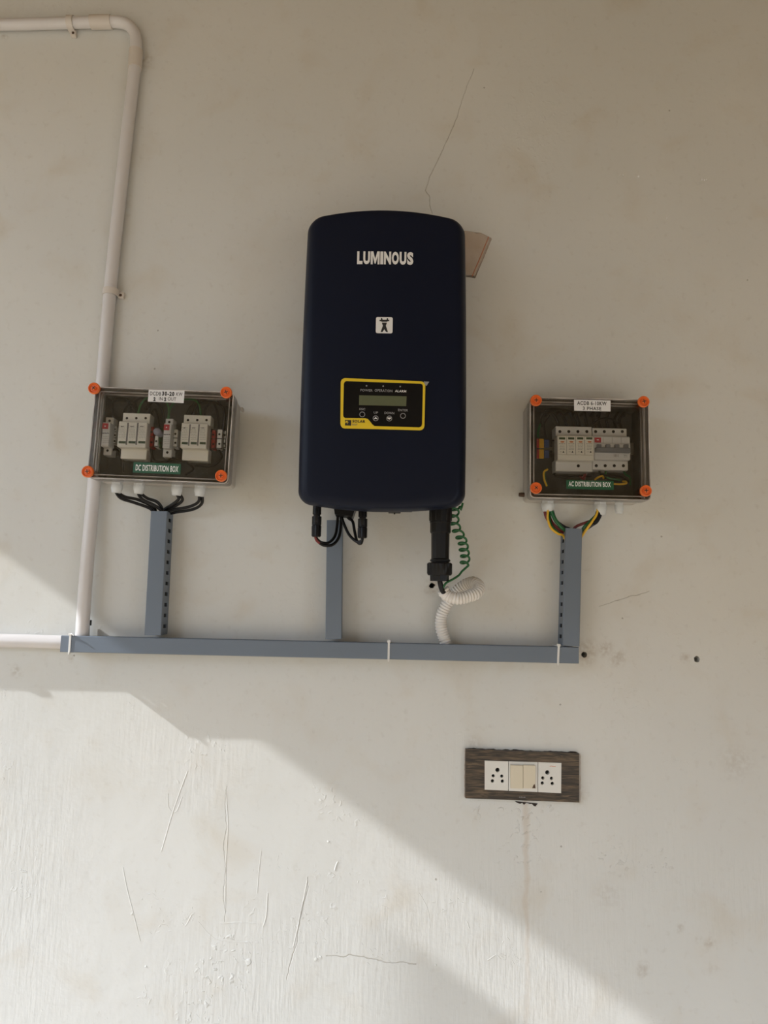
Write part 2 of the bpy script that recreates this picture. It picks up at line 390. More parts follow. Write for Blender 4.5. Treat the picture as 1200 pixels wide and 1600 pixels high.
# ================================================================== CONDUIT RUNS
def saddle(px, py, r, along, tab, label, c=14):
    o = thing('saddle_clamp', label, 'pipe clamp', Vector((W(px, py, c).x, 0, W(px, py, c).z)))
    mb = MB(); w = 6.5; rg = []
    for s_ in (-w, w):
        pass
    prof = []
    for i in range(17):
        a = math.radians(180*i/16); prof.append((math.cos(a), math.sin(a)))
    outer = [((r+3)*u, c+(r+3)*v) for u, v in prof]; inner = [((r+.4)*u, c+(r+.4)*v) for u, v in prof]
    poly = [(r+3, 0)]+outer+[(-(r+3), 0), (-(r+.4), 0)]+inner[::-1]+[(r+.4, 0)]
    if along == 'z': rings = [[Vector((u, -max(v, 0), s_)) for u, v in poly] for s_ in (-w, w)]
    else: rings = [[Vector((s_, -max(v, 0), u)) for u, v in poly] for s_ in (-w, w)]
    mb.rings(rings).build('strap', 'pvc_joint', o)
    tx, tz = tab
    if along == 'z': MB().box(min(r, tx), max(r, tx)+2, 0, 9, -9, 4, 1.5).build('foot', 'pvc_joint', o)
    else: MB().box(-2, 9, 0, 9, -(r+13), -(r-1), 1.5).build('foot', 'pvc_joint', o)
    sx_, sz_ = (r+6, -3) if along == 'z' else (3.5, -(r+7))
    MB().lathe((sx_, -9, sz_), [(-3, 2.8), (.6, 2.8), (1, 2)], 14, 'd').build('screw', 'brown', o)
    return o
cr = thing('electrical_conduit', 'white PVC conduit running down the wall from a bend at top left', 'conduit', W(128, 990, 24))
down = [(211.5, 98, 14), (191, 277, 14), (172, 456, 14), (147, 757, 19), (135.6, 885, 27), (128, 996, 27)]
MB().tube(Lp(cr, down), 12.3, 24, 8).build('pipe', 'pvc', cr)
MB().tube(Lp(cr, [(-1100, 53, 14), (-220, 41, 14), (0, 38.5, 14), (155, 34.5, 14)]), 11.5, 24, 6).build('pipe', 'pvc', cr)
MB().tube(Lp(cr, [(165, 34.5, 14), (182, 34, 14), (198, 38, 14), (208, 48, 14), (212.5, 62, 14), (212.5, 90, 14)]), 12.0, 24, 8).build('elbow_bend', 'pvc', cr, label='curved bend joining the two pipes')
MB().tube(Lp(cr, [(142, 34.8, 14), (174, 34.2, 14)]), 14.0, 28, 2, False).build('coupler', 'pvc_joint', cr)
MB().tube(Lp(cr, [(212.6, 79, 14), (210.6, 107, 14)]), 14.0, 28, 2, False).build('coupler', 'pvc_joint', cr)
saddle(173, 457, 12.3, 'z', (22, 0), 'cream saddle clamp on the vertical conduit above the left box')
saddle(111, 36, 11.5, 'x', (0, -22), 'cream saddle clamp on the horizontal conduit at the top left')
c2 = thing('electrical_conduit', 'short white sunlit conduit entering the left end of the grey trunking', 'conduit', W(96, 1004, 13))
MB().tube(Lp(c2, [(-1100, 978, 13), (-230, 998, 13), (0, 1001, 13), (100, 1003.5, 13)]), 12.6, 24, 4).build('pipe', 'pvc', c2)
saddle(-52, 999, 12.6, 'x', (0, -22), 'cream saddle clamp on the low sunlit conduit at the left')
o = thing('conduit_stub', 'small grey plastic stub with black tape beside the vertical pipe foot', 'plug', W(137, 990, 12))
MB().tube(Lp(o, [(137.5, 996, 6), (138.5, 973, 6)]), 3.0, 12, 2, False).build('stub', 'gland', o)
MB().box(-1, 7.5, 2, 12, 15, 26, 1.2, taper=1.5).build('tape', 'black', o)

# ================================================================== TRUNKING
DW, DD = 30.0, 45.0
def duct(root, length, along, w=DW, slots=(1, 1), first=12, pitch=20.0, notch=0):
    """channel with slotted sides and a snap-on cover; runs along +x or +z from the root"""
    if along == 'x': f = lambda u, v, s_: (lambda k: (u, -v, k))(s_)
    def side(s0, s1, on):
        hs = []
        if on:
            u = first
            while u < length-8: hs.append([(u, 11), (u+7, 11), (u+7, 29), (u, 29)]); u += pitch
        m_ = MB()
        g = (lambda u, v, k: (u, -v, k)) if along == 'x' else (lambda u, v, k: (k, -v, u))
        m_.holed([(0, 0), (length, 0), (length, DD-1.5), (0, DD-1.5)], hs, s0, s1, g); return m_
    a = side(-w/2+1.2, -w/2+2.8, slots[0]); b = side(w/2-2.8, w/2-1.2, slots[1])
    me = bpy.data.meshes.new('t'); a.bm.to_mesh(me); b.bm.from_mesh(me); bpy.data.meshes.remove(me); a.bm.free()
    if along == 'x': b.box(0, length, 0, 1.8, -w/2+1.2, w/2-1.2)
    else: b.box(-w/2+1.2, w/2-1.2, 0, 1.8, 0, length)
    b.build('base_channel', 'duct', root)
    q = MB()
    for i_ in range(4):
        a_ = -w/2+6.5+i_*(w-13)/3; dd_ = 10+5*(i_ % 2); q.tube([(6, -dd_, a_), (length-6, -dd_, a_)] if along == 'x' else [(a_, -dd_, 6), (a_, -dd_, length-6)], 3.2, 8, 2, False)
        dd_ += 12; q.tube([(6, -dd_, a_), (length-6, -dd_, a_)] if along == 'x' else [(a_, -dd_, 6), (a_, -dd_, length-6)], 3.2, 8, 2, False)
    q.build('cable_bundle', 'cable', root, kind='stuff', label='black cables inside the channel')
    e = w/2
    poly = [(-e, DD-6), (-e, DD-1.2), (-e+1.2, DD), (e-1.2, DD), (e, DD-1.2), (e, DD-6), (e-1.1, DD-6), (e-1.1, DD-2), (-e+1.1, DD-2), (-e+1.1, DD-6)]
    if along == 'x': rg = [[Vector((u, -d, s_)) for s_, d in poly] for u in (-.5, length+.5)]
    else: rg = [[Vector((s_, -d, u)) for s_, d in poly] for u in (-.5, length+.5)]
    MB().rings(rg).build('cover', 'duct', root, angle=20)
tA, tB = W(95, 1006, 45), W(904, 1024, 45)
tr = thing('cable_trunking', 'long horizontal grey trunking below all the equipment', 'trunking', Vector((tA.x, 0, tA.z)), math.degrees(math.atan2(tB.z-tA.z, tB.x-tA.x)))
TL = (tB-tA).length
duct(tr, TL, 'x')
def vduct(pa, pb, label, sl, w=DW):
    A, B = W(*pa, 45), W(*pb, 45)
    o = thing('cable_trunking', label, 'trunking', Vector((A.x, 0, A.z)), -math.degrees(math.atan2(B.x-A.x, B.z-A.z)))
    duct(o, (B-A).length, 'z', w, sl); return o
vd1 = vduct((238.5, 992), (248.5, 799), 'upright grey slotted trunking under the DC distribution box', (1, 1), 31)
vd2 = vduct((521, 998), (523, 813), 'upright grey trunking in the middle under the dark inverter', (0, 0), 30)
vd3 = vduct((892.5, 1009), (897, 826), 'upright grey slotted trunking under the AC distribution box', (1, 1), 31)
vd1.name, vd2.name, vd3.name = 'cable_trunking.001', 'cable_trunking.002', 'cable_trunking.003'
def tie(px, lean, label):
    c = L(tr, px, 1008, 46.6)
    o = thing('cable_tie', label, 'cable tie', Vector((W(px, 1008, 46.6).x, 0, tA.z + (c.x)*math.tan(-tr.rotation_euler.y))), lean)
    e = DW/2
    poly = [(-e-1.5, 0), (-e-1.5, DD+1.4), (e+1.5, DD+1.4), (e+1.5, 0), (e+.3, 0), (e+.3, DD+.3), (-e-.3, DD+.3), (-e-.3, 0)]
    MB().rings([[Vector((x, -d, z)) for z, d in poly] for x in (-1.9, 1.9)]).build('strap', 'tie', o)
    MB().box(-3, 3, DD-5, DD+3.2, e+.4, e+5.2, .8).build('lock_head', 'tie', o)
    MB().box(-1.6, 1.6, DD+1.5, DD+2.6, -e-4, -e+2, .4).build('tail', 'tie', o)
    return o
t1 = tie(108.5, 0, 'white cable tie round the sunlit left end of the trunking')
MB().tube([(1.5, -47, 16), (4, -50, 19), (9, -51, 16)], 1.3, 8, 6).build('tail', 'tie', t1)
tie(607.5, 0, 'white cable tie round the middle of the horizontal trunking')
tie(872.5, -3, 'white cable tie round the right end of the horizontal trunking')

# ================================================================== INVERTER
i0 = W(598, 780, 180)
inv = thing('solar_inverter', 'large dark navy wall-mounted solar inverter with a yellow-framed display', 'inverter', Vector((-6, 0, i0.z)), .25)
IB = L(inv, 598, 790, 180); zb0 = L(inv, 470, 780, 178).z; zt0 = L(inv, 480, 343, 178).z
hw, zc, hh = 145.5, (zb0+zt0)/2, (zt0-zb0)/2
def outline(n=14, k=10):
    R_ = 21; pts = []
    def top(x): return hh+9.5+15*(1-(x/hw)**2)
    def bot(x): return -hh-3-14*(1-(x/hw)**2)
    def side(z): return hw+2.2*(1-(z/hh)**2)-1.2*(z/hh)
    def corner(sx_, sz_):
        out = []
        for i in range(n+1):
            a = math.pi/2*i/n; u = hw-R_+R_*math.sin(a); v = hh-R_+R_*math.cos(a)
            out.append((u, v))
        return out
    q = corner(1, 1)
    tr_ = [(u, v) for u, v in q]; br_ = [(u, -v) for u, v in q[::-1]]; bl_ = [(-u, -v) for u, v in q]; tl_ = [(-u, v) for u, v in q[::-1]]
    def lerp(a, b, m): return [(a[0]+(b[0]-a[0])*i/m, a[1]+(b[1]-a[1])*i/m) for i in range(1, m)]
    P = tr_+lerp(tr_[-1], br_[0], 16)+br_+lerp(br_[-1], bl_[0], 16)+bl_+lerp(bl_[-1], tl_[0], 16)+tl_+lerp(tl_[-1], tr_[0], 16)
    out = []
    for u, v in P:
        fx = side(v)/hw; x = u*fx
        fz = (top(u)/hh) if v > 0 else (-bot(u)/hh)
        out.append((x, zc+v*fz))
    return out
OL = outline()
def surf(x, z): return 181-7.0*(x/hw)**2-1.5*((z-zc)/hh)**2
rg = []
def lift(z, d): return 17*(150-d)/84*((zc-z)/hh)**4 if z < zc and d < 150 else 0      # the underside slopes up towards the wall
for s_, d in [(9, 62), (2, 63), (0, 66), (0, 120), (0.6, 145)]: rg.append([Vector((x*(1-s_/hw), -d, zc+(z-zc)*(1-s_/hh)+lift(z, d))) for x, z in OL])
for i in range(1, 9):
    a = math.pi/2*i/8; s_ = .6+18*(1-math.cos(a)); 
    rr = []
    for x, z in OL:
        X, Zz = x*(1-s_/hw), zc+(z-zc)*(1-.3*s_/hh); dS = surf(X, Zz); rr.append(Vector((X, -(145+(dS-145)*math.sin(a)), Zz)))
    rg.append(rr)
s0 = 18.6
for q in (.95, .85, .7, .5, .3, .12, .02):
    rr = []
    for x, z in OL:
        X, Zz = x*(1-s0/hw)*q, zc+(z-zc)*(1-.3*s0/hh)*q; rr.append(Vector((X, -surf(X, Zz), Zz)))
    rg.append(rr)
MB().rings(rg).build('front_cover', 'navy', inv, angle=60)
cb = zb0+30
mb = MB().box(-118, 118, 14, 62, cb, zt0-30, 4)
ch = mb.build('chassis', 'matte', inv)
for i in range(15): MB().box(-112+i*16-1.2, -112+i*16+1.2, 3, 14, cb+10, zt0-45).build('fin', 'matte', ch)
MB().box(-90, 90, 0, 4, zt0-120, zt0-60, 1).build('wall_bracket', 'steel', inv)
mb = MB().box(-116, 116, 58, 150, zb0+18, zb0+26, 1); mb.build('bottom_plate', 'matte', inv)
def px_poly(root, pts, d): return [(lambda v: (v.x, v.z))(L(root, a, b, d)) for a, b in pts]
# name
a, b = L(inv, 557.8, 412.6, 180), L(inv, 646, 394, 180)
cw = [.78, .98, 1.28, .42, 1.02, 1.02, .98, .90]; gap = .10; tw = sum(cw)+gap*7; u = a.x
for ch_, w_ in zip('LUMINOUS', cw):
    w_ *= (b.x-a.x)/tw
    if ch_ == 'M':
        MB().prism([(u+w_*x, a.z+(b.z-a.z)*z) for x, z in ((0,0),(0,1),(.28,1),(.5,.42),(.72,1),(1,1),(1,0),(.77,0),(.77,.66),(.57,.06),(.43,.06),(.23,.66),(.23,0))], 178, surf(u, a.z)+.45).build('brand_letter', 'white', inv)
        u += w_+gap*(b.x-a.x)/tw; continue
    text(ch_, 'brand_letter', 'white', inv, u, u+w_, a.z, b.z, 0, .055, .4, surf); u += w_+gap*(b.x-a.x)/tw
# tower badge
p = L(inv, 600.4, 508.3, 180.5); q = 13.6/.923
mb = MB().prism(rrect(p.x-q, p.x+q, p.z-q, p.z+q, 3.2), 178, 181.4); bd = mb.build('badge', 'white', inv)
def cz3(x, y): return (450+x/3.636, 310+y/3.636)
mb = MB()
for poly in ([(533, 706), (562, 706), (556, 724), (568, 760), (556, 758), (547, 743), (538, 758), (526, 760), (539, 724)],
             [(520, 690), (575, 690), (575, 698), (566, 698), (563, 701), (532, 701), (529, 698), (520, 698)], [(528, 680), (535, 680), (538, 691), (528, 691)], [(560, 691), (562, 680), (569, 682), (568, 691)]):
    mb.prism(px_poly(inv, [cz3(*v) for v in poly], 181.4), 181.2, 181.8)
mb.build('tower_symbol', 'ink', bd)
# display
def pc(x, y): return (525+x/8.0, 585+y/8.0)      # coordinates read from an 8x crop of the display
def dpoly(pts): return px_poly(inv, [pc(*v) for v in pts], 182)
A = [L(inv, *pc(*v), 182) for v in ((60, 45), (1118, 90), (1104, 698), (55, 672))]
def bil(u, v):
    t = A[0].lerp(A[1], u); b_ = A[3].lerp(A[2], u); return t.lerp(b_, v)
def rq(u0, u1, v0, v1, r=.0, n=5):    # rounded quad in the display's own frame (u right, v down)
    out = []; ar = 1.74
    for cu_, cv_, s in ((u1-r, v0+r*ar, 0), (u1-r, v1-r*ar, 1), (u0+r, v1-r*ar, 2), (u0+r, v0+r*ar, 3)):
        for i in range(n+1):
            t = math.radians(-90+90*s+90*i/n); P_ = bil(cu_+r*math.cos(t), cv_+r*ar*math.sin(t)); out.append((P_.x, P_.z))
    return out
dp = MB().prism(rq(0, 1, 0, 1, .055), 178, 182.6).build('display_surround', 'yellow', inv, label='yellow surround')
def uv(x, y):
    # invert the bilinear map approximately
    u, v = .5, .5
    T = L(inv, *pc(x, y), 182)
    for _ in range(12):
        P_ = bil(u, v); du = bil(u+.01, v)-P_; dv = bil(u, v+.01)-P_; e = T-P_
        det = du.x*dv.z-du.z*dv.x; u += .01*(e.x*dv.z-e.z*dv.x)/det; v += .01*(du.x*e.z-du.z*e.x)/det
    return u, v
def Q(x, y):
    P_ = L(inv, *pc(x, y), 182.8); return (P_.x, P_.z)
blk = [Q(*v) for v in ((130, 85), (1060, 118), (1078, 126), (1086, 150), (1075, 620), (1066, 650), (1040, 662), (480, 645), (455, 625), (415, 575), (395, 556), (365, 547), (115, 545), (98, 535), (90, 515), (98, 120), (108, 95))]
pn = MB().prism(blk, 182.4, 183.1).build('button_panel', 'panel', inv, label='gloss black panel')
MB().prism([Q(290, 262), Q(882, 275), Q(878, 398), Q(288, 384)], 183, 183.5).build('lcd_screen', 'lcd', inv)
def ring(cx, cy, r0, r1, name):
    P_ = L(inv, *pc(cx, cy), 183.3); k = 1/(8*.923)
    MB().holed(circ(P_.x, P_.z, r1*k, 24), [circ(P_.x, P_.z, r0*k, 20)], 182.9, 183.6).build(name, 'grey_print', inv)
    return P_
for cx, cy in ((328, 500), (496, 549), (666, 551), (837, 518)): ring(cx, cy, 29, 36, 'button_ring')
for pts in ([(472, 560), (496, 533), (520, 560), (508, 560), (496, 553), (484, 560)], [(640, 541), (692, 541), (690, 549), (666, 566), (642, 549)]):
    MB().prism([Q(*v) for v in pts], 183, 183.6).build('arrow_mark', 'white', inv)
for cx, cy in ((382, 143), (590, 148), (803, 153)): P_ = L(inv, *pc(cx, cy), 183); MB().lathe((P_.x, -182.9, P_.z), [(0, 1.3), (.5, 1.3)], 12, 'd').build('indicator_lamp', 'grey_print', inv)
def dtext(b, x0, y0, x1, y1, m='white', rot=-1.2, bold=.012):
    p0 = L(inv, *pc(x0, y1), 183.4); p1 = L(inv, *pc(x1, y0), 183.4)
    text(b, 'lettering', m, inv, p0.x, p1.x, p0.z, p1.z, 183.2, bold, .15, rot=rot)
dtext('POWER', 305, 186, 458, 212, 'grey_print'); dtext('OPERATION', 484, 189, 705, 217, 'grey_print'); dtext('ALARM', 738, 195, 878, 222, 'white')
dtext('ESC', 292, 422, 366, 446, 'grey_print'); dtext('UP', 472, 464, 526, 490, 'grey_print'); dtext('DOWN', 606, 470, 728, 496, 'grey_print'); dtext('ENTER', 776, 434, 900, 460, 'grey_print')
dtext('SOLAR', 205, 570, 366, 602, 'ink', bold=.03); dtext('NXT', 203, 617, 268, 638, 'greyink')
MB().prism([Q(112, 570), Q(190, 572), Q(188, 640), Q(112, 638)], 182.4, 183.2).build('corner_emblem', 'ink', inv)
MB().prism([Q(122, 582), Q(150, 584), Q(135, 600), Q(122, 604)], 183, 183.5).build('emblem_yellow_patch', 'yellow', inv)  # small yellow patch in the emblem's upper left corner
text('PF', 'lettering', 'yellow', inv, Q(124, 0)[0], Q(172, 0)[0], Q(0, 618)[1], Q(0, 590)[1], 183.2, 0, .15)
MB().prism([Q(1096, 88), Q(1164, 92), Q(1132, 142), Q(1112, 130)], 181.5, 183.0).build('peeling_film_corner', 'grey_print', inv)
# connectors underneath
def conn(px, y0, y1, d, label):
    T = L(inv, px, y0, d); B = L(inv, px, y1, d); h = T.z-B.z; ctr = (T.x, T.y, T.z)
    r = 8.6
    o = MB().lathe(ctr, [(14, r*.9), (-h*.28, r*.9), (-h*.29, r*.72), (-h*.34, r*.72), (-h*.35, r), (-h*.62, r), (-h*.63, r*.9), (-h*.66, r*1.02), (-h*.97, r*1.0), (-h, r*.8)], 24, flute=.9, fl=(-h*.98, -h*.64)).build('connector', 'black', inv)
    MB().box(T.x-3, T.x+3, d+r-2, d+r+1.2, T.z-h*.55, T.z-h*.1, .6).build('latch', 'black', o)
    return ctr, h
conn(495.5, 790, 839, 98, ''); conn(567, 795, 841, 98, '')
a = L(inv, 521, 792, 70); b = L(inv, 557, 809, 70)
MB().prism([(a.x, a.z+8), (b.x, a.z+8), (b.x-1, a.z-2), (b.x-7, b.z-1), (b.x-12, b.z+1), (a.x+4, b.z+4)], 45, 90).build('isolator_block', 'black', inv)
a = L(inv, 607, 797, 100); b = L(inv, 644, 803, 100)
MB().box(a.x, a.x+22, 90, 110, b.z+1, a.z+12, 1).build('port_cap', 'black', inv)
MB().box(a.x+22, b.x, 90, 110, b.z+4, a.z+12, 1).build('port_cap', 'black', inv)
MB().lathe((a.x+11, -104, b.z+1), [(1, 1.5), (-3, 1.2)], 10).build('port_screw', 'black', inv)
T = L(inv, 688.5, 794, 100); k = 1/.869
def zz(y): return L(inv, 687, y, 100).z-T.z
seg_ = [(15, 17*k), (zz(817), 17*k), (zz(818), 16.2*k), (zz(832), 16.2*k), (zz(834), 14.4*k), (zz(873), 14*k), (zz(875), 16*k), (zz(877), 16*k), (zz(878), 14*k), (zz(880), 14*k)]
ac = MB().lathe((T.x, T.y, T.z), seg_, 12).build('output_connector', 'black', inv, label='large black ribbed connector under the right side', angle=25)
MB().lathe((T.x-1, T.y, T.z), [(zz(879.5), 18*k), (zz(881), 19.6*k), (zz(896), 19.6*k), (zz(899), 18*k)], 48, flute=1.2, fl=(zz(898), zz(880.5))).build('gland_nut', 'black', ac)
MB().lathe((T.x-1, T.y, T.z), [(zz(898), 15*k), (zz(908), 14.5*k)], 8).build('gland_end', 'black', ac)
mb = MB()
for i in range(12):
    a = 2*math.pi*i/12; mb.box(T.x+17*k*math.cos(a)-1, T.x+17*k*math.cos(a)+1, 100+17*k*math.sin(a)-1, 100+17*k*math.sin(a)+1, T.z+zz(814), T.z+10, .3)
mb.build('grip_rib', 'black', ac)
# polythene bag tucked behind
bg_ = thing('plastic_bag', 'crumpled clear zip bag with a red strip behind the inverter top right', 'bag', W(700, 400, 10))
P_ = [L(bg_, x, y, d) for x, y, d in ((690, 358, 30), (737, 361.5, 42), (752, 364, 48), (762, 368, 52), (768, 372, 50), (742, 435, 46), (736, 433, 44), (690, 425, 28))]
mb = MB(); n_u = 14
rgs = []
for off in (0, 1.0):
    pass
top = [(692, 358), (736, 361.5), (752, 364), (768, 372)]; bot = [(692, 432), (722, 432), (734, 433), (742, 435)]
def edge(E, t):
    f_ = t*(len(E)-1); i = min(int(f_), len(E)-2); f_ -= i; return (E[i][0]+(E[i+1][0]-E[i][0])*f_, E[i][1]+(E[i+1][1]-E[i][1])*f_)
rr_ = random.Random(5)
grid = []
for j in range(13):
    row = []
    for i in range(13):
        a = edge(top, i/12); b = edge(bot, i/12); v = j/12
        row.append(L(bg_, a[0]+(b[0]-a[0])*v, a[1]+(b[1]-a[1])*v, 44+rr_.uniform(-1.6, 1.6)))
    grid.append(row)
bmv = [[mb.bm.verts.new(p) for p in r] for r in grid]
for j in range(12):
    for i in range(12): mb.bm.faces.new((bmv[j][i], bmv[j+1][i], bmv[j+1][i+1], bmv[j][i+1]))
bo = mb.build('film', 'bag', bg_, angle=80)
sm = bo.modifiers.new('s', 'SOLIDIFY'); sm.thickness = .0006
MB().tube(Lp(bg_, [(763.5, 370, 47.5), (750, 403, 47.5), (737.5, 432, 47.5)]), .9, 8, 4).build('zip_strip', 'bag_strip', bg_)
MB().tube(Lp(bg_, [(768, 373, 46), (755, 404, 46.5), (742, 434.5, 46)]), .8, 8, 4).build('seam', 'bag', bg_)

# ================================================================== ENCLOSURES
def enclosure(root, hw_, hh_, d0, dm, d1, screws, glands, standoff):
    """hollow grey base, clear lid, orange screws, cable glands. Local origin is the middle of the lid, on the wall"""
    R_ = 7
    o_ = rrect(-hw_+2.5, hw_-2.5, -hh_+2.5, hh_-2.5, R_); i_ = rrect(-hw_+5.5, hw_-5.5, -hh_+5.5, hh_-5.5, R_-2)
    mb = MB().holed(o_, [i_], d0, dm); mb.prism(rrect(-hw_+2.6, hw_-2.6, -hh_+2.6, hh_-2.6, R_), d0, d0+2.5)
    base = mb.build('enclosure_base', 'box', root)
    MB().holed(rrect(-hw_+.8, hw_-.8, -hh_+.8, hh_-.8, R_), [i_], dm-5, dm).build('flange', 'box', base)
    if standoff:
        for sx_ in (-1, 1):
            for sz_ in (-1, 1): MB().lathe((sx_*(hw_-34), 0, sz_*(hh_-20)), [(0, 6), (d0+.5, 6)], 12, 'd').build('standoff', 'box', base)
    MB().box(-hw_+6, hw_-6, d0+2.5, d0+5, -hh_+6, hh_-6).build('back_lining', 'inner', root, label='dark lining')
    mb = MB()
    for s_ in (-1, 1):
        mb.box(min(s_*(hw_-5.6), s_*(hw_-7.4)), max(s_*(hw_-5.6), s_*(hw_-7.4)), d0+4, dm-2, -hh_+6, hh_-6)
        mb.box(-hw_+6, hw_-6, d0+4, dm-2, min(s_*(hh_-5.6), s_*(hh_-7.4)), max(s_*(hh_-5.6), s_*(hh_-7.4)))
    mb.build('side_lining', 'inner', root)
    lo = rrect(-hw_, hw_, -hh_, hh_, R_+1); li = rrect(-hw_+3, hw_-3, -hh_+3, hh_-3, R_-1)
    lid = MB().holed(lo, [li], dm, d1-1.8).build('clear_lid', 'frost', root, label='clear plastic lid')
    MB().prism(rrect(-hw_+.4, hw_-.4, -hh_+.4, hh_-.4, R_), d1-2, d1).build('window', 'clear', lid)
    MB().holed(rrect(-hw_, hw_, -hh_, hh_, R_+1), [rrect(-hw_+1.4, hw_-1.4, -hh_+1.4, hh_-1.4, R_)], d1-1, d1+1.2).build('rim', 'ridge', lid)
    MB().holed(rrect(-hw_+7, hw_-7, -hh_+7, hh_-7, R_-3), [rrect(-hw_+8.6, hw_-8.6, -hh_+8.6, hh_-8.6, R_-4)], d1-7, d1-2).build('rib', 'ridge', lid)
    MB().holed(rrect(-hw_+4.5, hw_-4.5, -hh_+4.5, hh_-4.5, R_-2), [rrect(-hw_+6, hw_-6, -hh_+6, hh_-6, R_-3)], dm, dm+4).build('gasket', 'ridge', lid)
    for px, py, rot in screws:
        p = L(root, px, py, d1+13); r = 10.6
        MB().lathe((p.x, -(dm-2), p.z), [(0, 7.6), (d1+6-dm, 7.6), (d1+6.5-dm, 5)], 20, 'd').build('screw_post', 'clear', lid)
        MB().lathe((p.x, -(d1-20), p.z), [(0, 3), (28, 3)], 12, 'd').build('screw_shank', 'orange_dark', lid)
        s_ = MB().lathe((p.x, -(d1+6), p.z), [(0, r*.86), (1.2, r), (5.5, r), (6.8, r*.93), (7.0, r*.86), (6.2, r*.80), (3.2, r*.66), (3.2, r*.42), (6.8, r*.36), (7.2, .4)], 32, 'd').build('lid_screw', 'orange', root, angle=28)
        m_ = MB()
        for ax in (0, 1):
            pts = [(-3.6, -.65), (3.6, -.65), (3.6, .65), (-3.6, .65)]
            a = math.radians(rot+90*ax); m_.prism([(p.x+u*math.cos(a)-v*math.sin(a), p.z+u*math.sin(a)+v*math.cos(a)) for u, v in pts], d1+12.4, d1+13.5)
        m_.build('cross_slot', 'ink', s_)
    for px, d, r, h in glands:
        p = L(root, px, 770, d); zt_ = -hh_+3
        g = MB().lathe((p.x, -d, zt_), [(0, r*.98), (-5.5, r*.98)], 6, rot=.3).build('cable_gland', 'gland', root)
        MB().lathe((p.x, -d, zt_), [(-5.2, r*.93), (-6, r), (-h*.62, r*.99), (-h*.68, r*.9), (-h*.95, r*.80), (-h, r*.66)], 28, flute=.7, fl=(-h*.63, -6)).build('gland_nut', 'gland', g)
def boxat(root, x0, y0, x1, y1, d0, d1, name, m, bev=.8, parent=None, label=None):
    a = L(root, x0, y1, d1); b = L(root, x1, y0, d1)
    o = MB().box(a.x, b.x, d0, d1, a.z, b.z, bev, 1).build(name, m, parent or root)
    if label: o['label'] = label
    return o, a, b
def dots(root, parent, pts, r, d, m='hole', name='terminal_screw'):
    for px, py in pts:
        p = L(root, px, py, d); MB().lathe((p.x, -(d-.6), p.z), [(0, r), (.9, r)], 14, 'd').build(name, m, parent)
def stripes(root, parent, x0, x1, ys, d, m='greyink', t=.35, name='fine_print', seed=1, px=True):
    r_ = random.Random(seed); mb = MB()
    for y in ys:
        xs = x0+r_.uniform(0, 1.2)
        while xs < x1-.8:
            w = r_.uniform(1, 4); e = min(xs+w, x1); a = L(root, xs, y, d); b = L(root, e, y, d)
            mb.box(a.x, b.x, d-.3, d+.15, a.z-t, a.z+t); xs = e+r_.uniform(.4, 1)
    return mb.build(name, m, parent)

# ---- DC box (crop coordinates: 4x from (110,580))
def c1(x, y): return (110+x/4, 580+y/4)
DC1, DCM = 106, 72
cc = W((150+364+358+135)/4, (604+612+756+746)/4, DC1)
dc = thing('distribution_box', 'wider clear-lidded DC distribution box on the left, beside the conduit', 'electrical box', Vector((cc.x, 0, cc.z)), -1.1)
dcw = (L(dc, 361, 680, DC1)-L(dc, 142.5, 676, DC1)).x/2; dch = (L(dc, 257, 608, DC1)-L(dc, 247, 751, DC1)).z/2
enclosure(dc, dcw, dch, 27, DCM, DC1, [(146, 606, 50), (353, 612.5, 20), (345, 743, 0), (136, 736.5, 10)], [(182, 52, 10.5, 21), (216.5, 52, 10.5, 21), (276, 52, 10.5, 21), (312, 52, 10.5, 21)], True)
boxat(dc, 160, 676, 352, 690, 34, 41, 'mounting_rail', 'steel', .5)
def spd(root, top, main, bot, dt, dm_, seed):
    g, a, b = boxat(root, *main, dt-8, dm_, 'surge_protector', 'device', 1.2)
    boxat(root, *top, 40, dt, 'terminal_housing', 'device', .8, g); boxat(root, *bot, 40, dt, 'terminal_housing', 'device', .8, g)
    w = (top[2]-top[0])/3
    dots(root, g, [(top[0]+w*(i+.5), top[1]+7) for i in range(3)], 2.4, dt)
    mw = (main[2]-main[0]-2)/3
    for i in range(3):
        x = main[0]+1+mw*i
        boxat(root, x+1.8, main[3]-8.6, x+mw-2.5, main[3]-5.4, dm_-.4, dm_+.4, 'status_window', 'green_print', 0, g)
        if i: boxat(root, x-.25, main[1]+1, x+.1, main[3]-3, dm_-.3, dm_+.12, 'module_joint', 'greyink', 0, g)
    for i in range(3): stripes(root, g, main[0]+2.5+mw*i, main[0]+mw*(i+1)-1.8, [main[1]+6+k*2.6 for k in range(8)], dm_, 'greyink', .28, seed=seed+i)
    for i in range(3): stripes(root, g, main[0]+5.5+mw*i, main[0]+mw*(i+1)-4.5, [main[1]+6.2, main[1]+6.9], dm_, 'ink', .4, seed=seed+i+9)
    return g
spd(dc, (191, 646.5, 235, 663), (182.5, 659.7, 230.5, 698), (188, 699, 230, 716.5), 66, 84, 1)
spd(dc, (286.5, 649.5, 330, 664), (281, 662, 325, 699.5), (284, 701, 326, 719), 66, 84, 21)
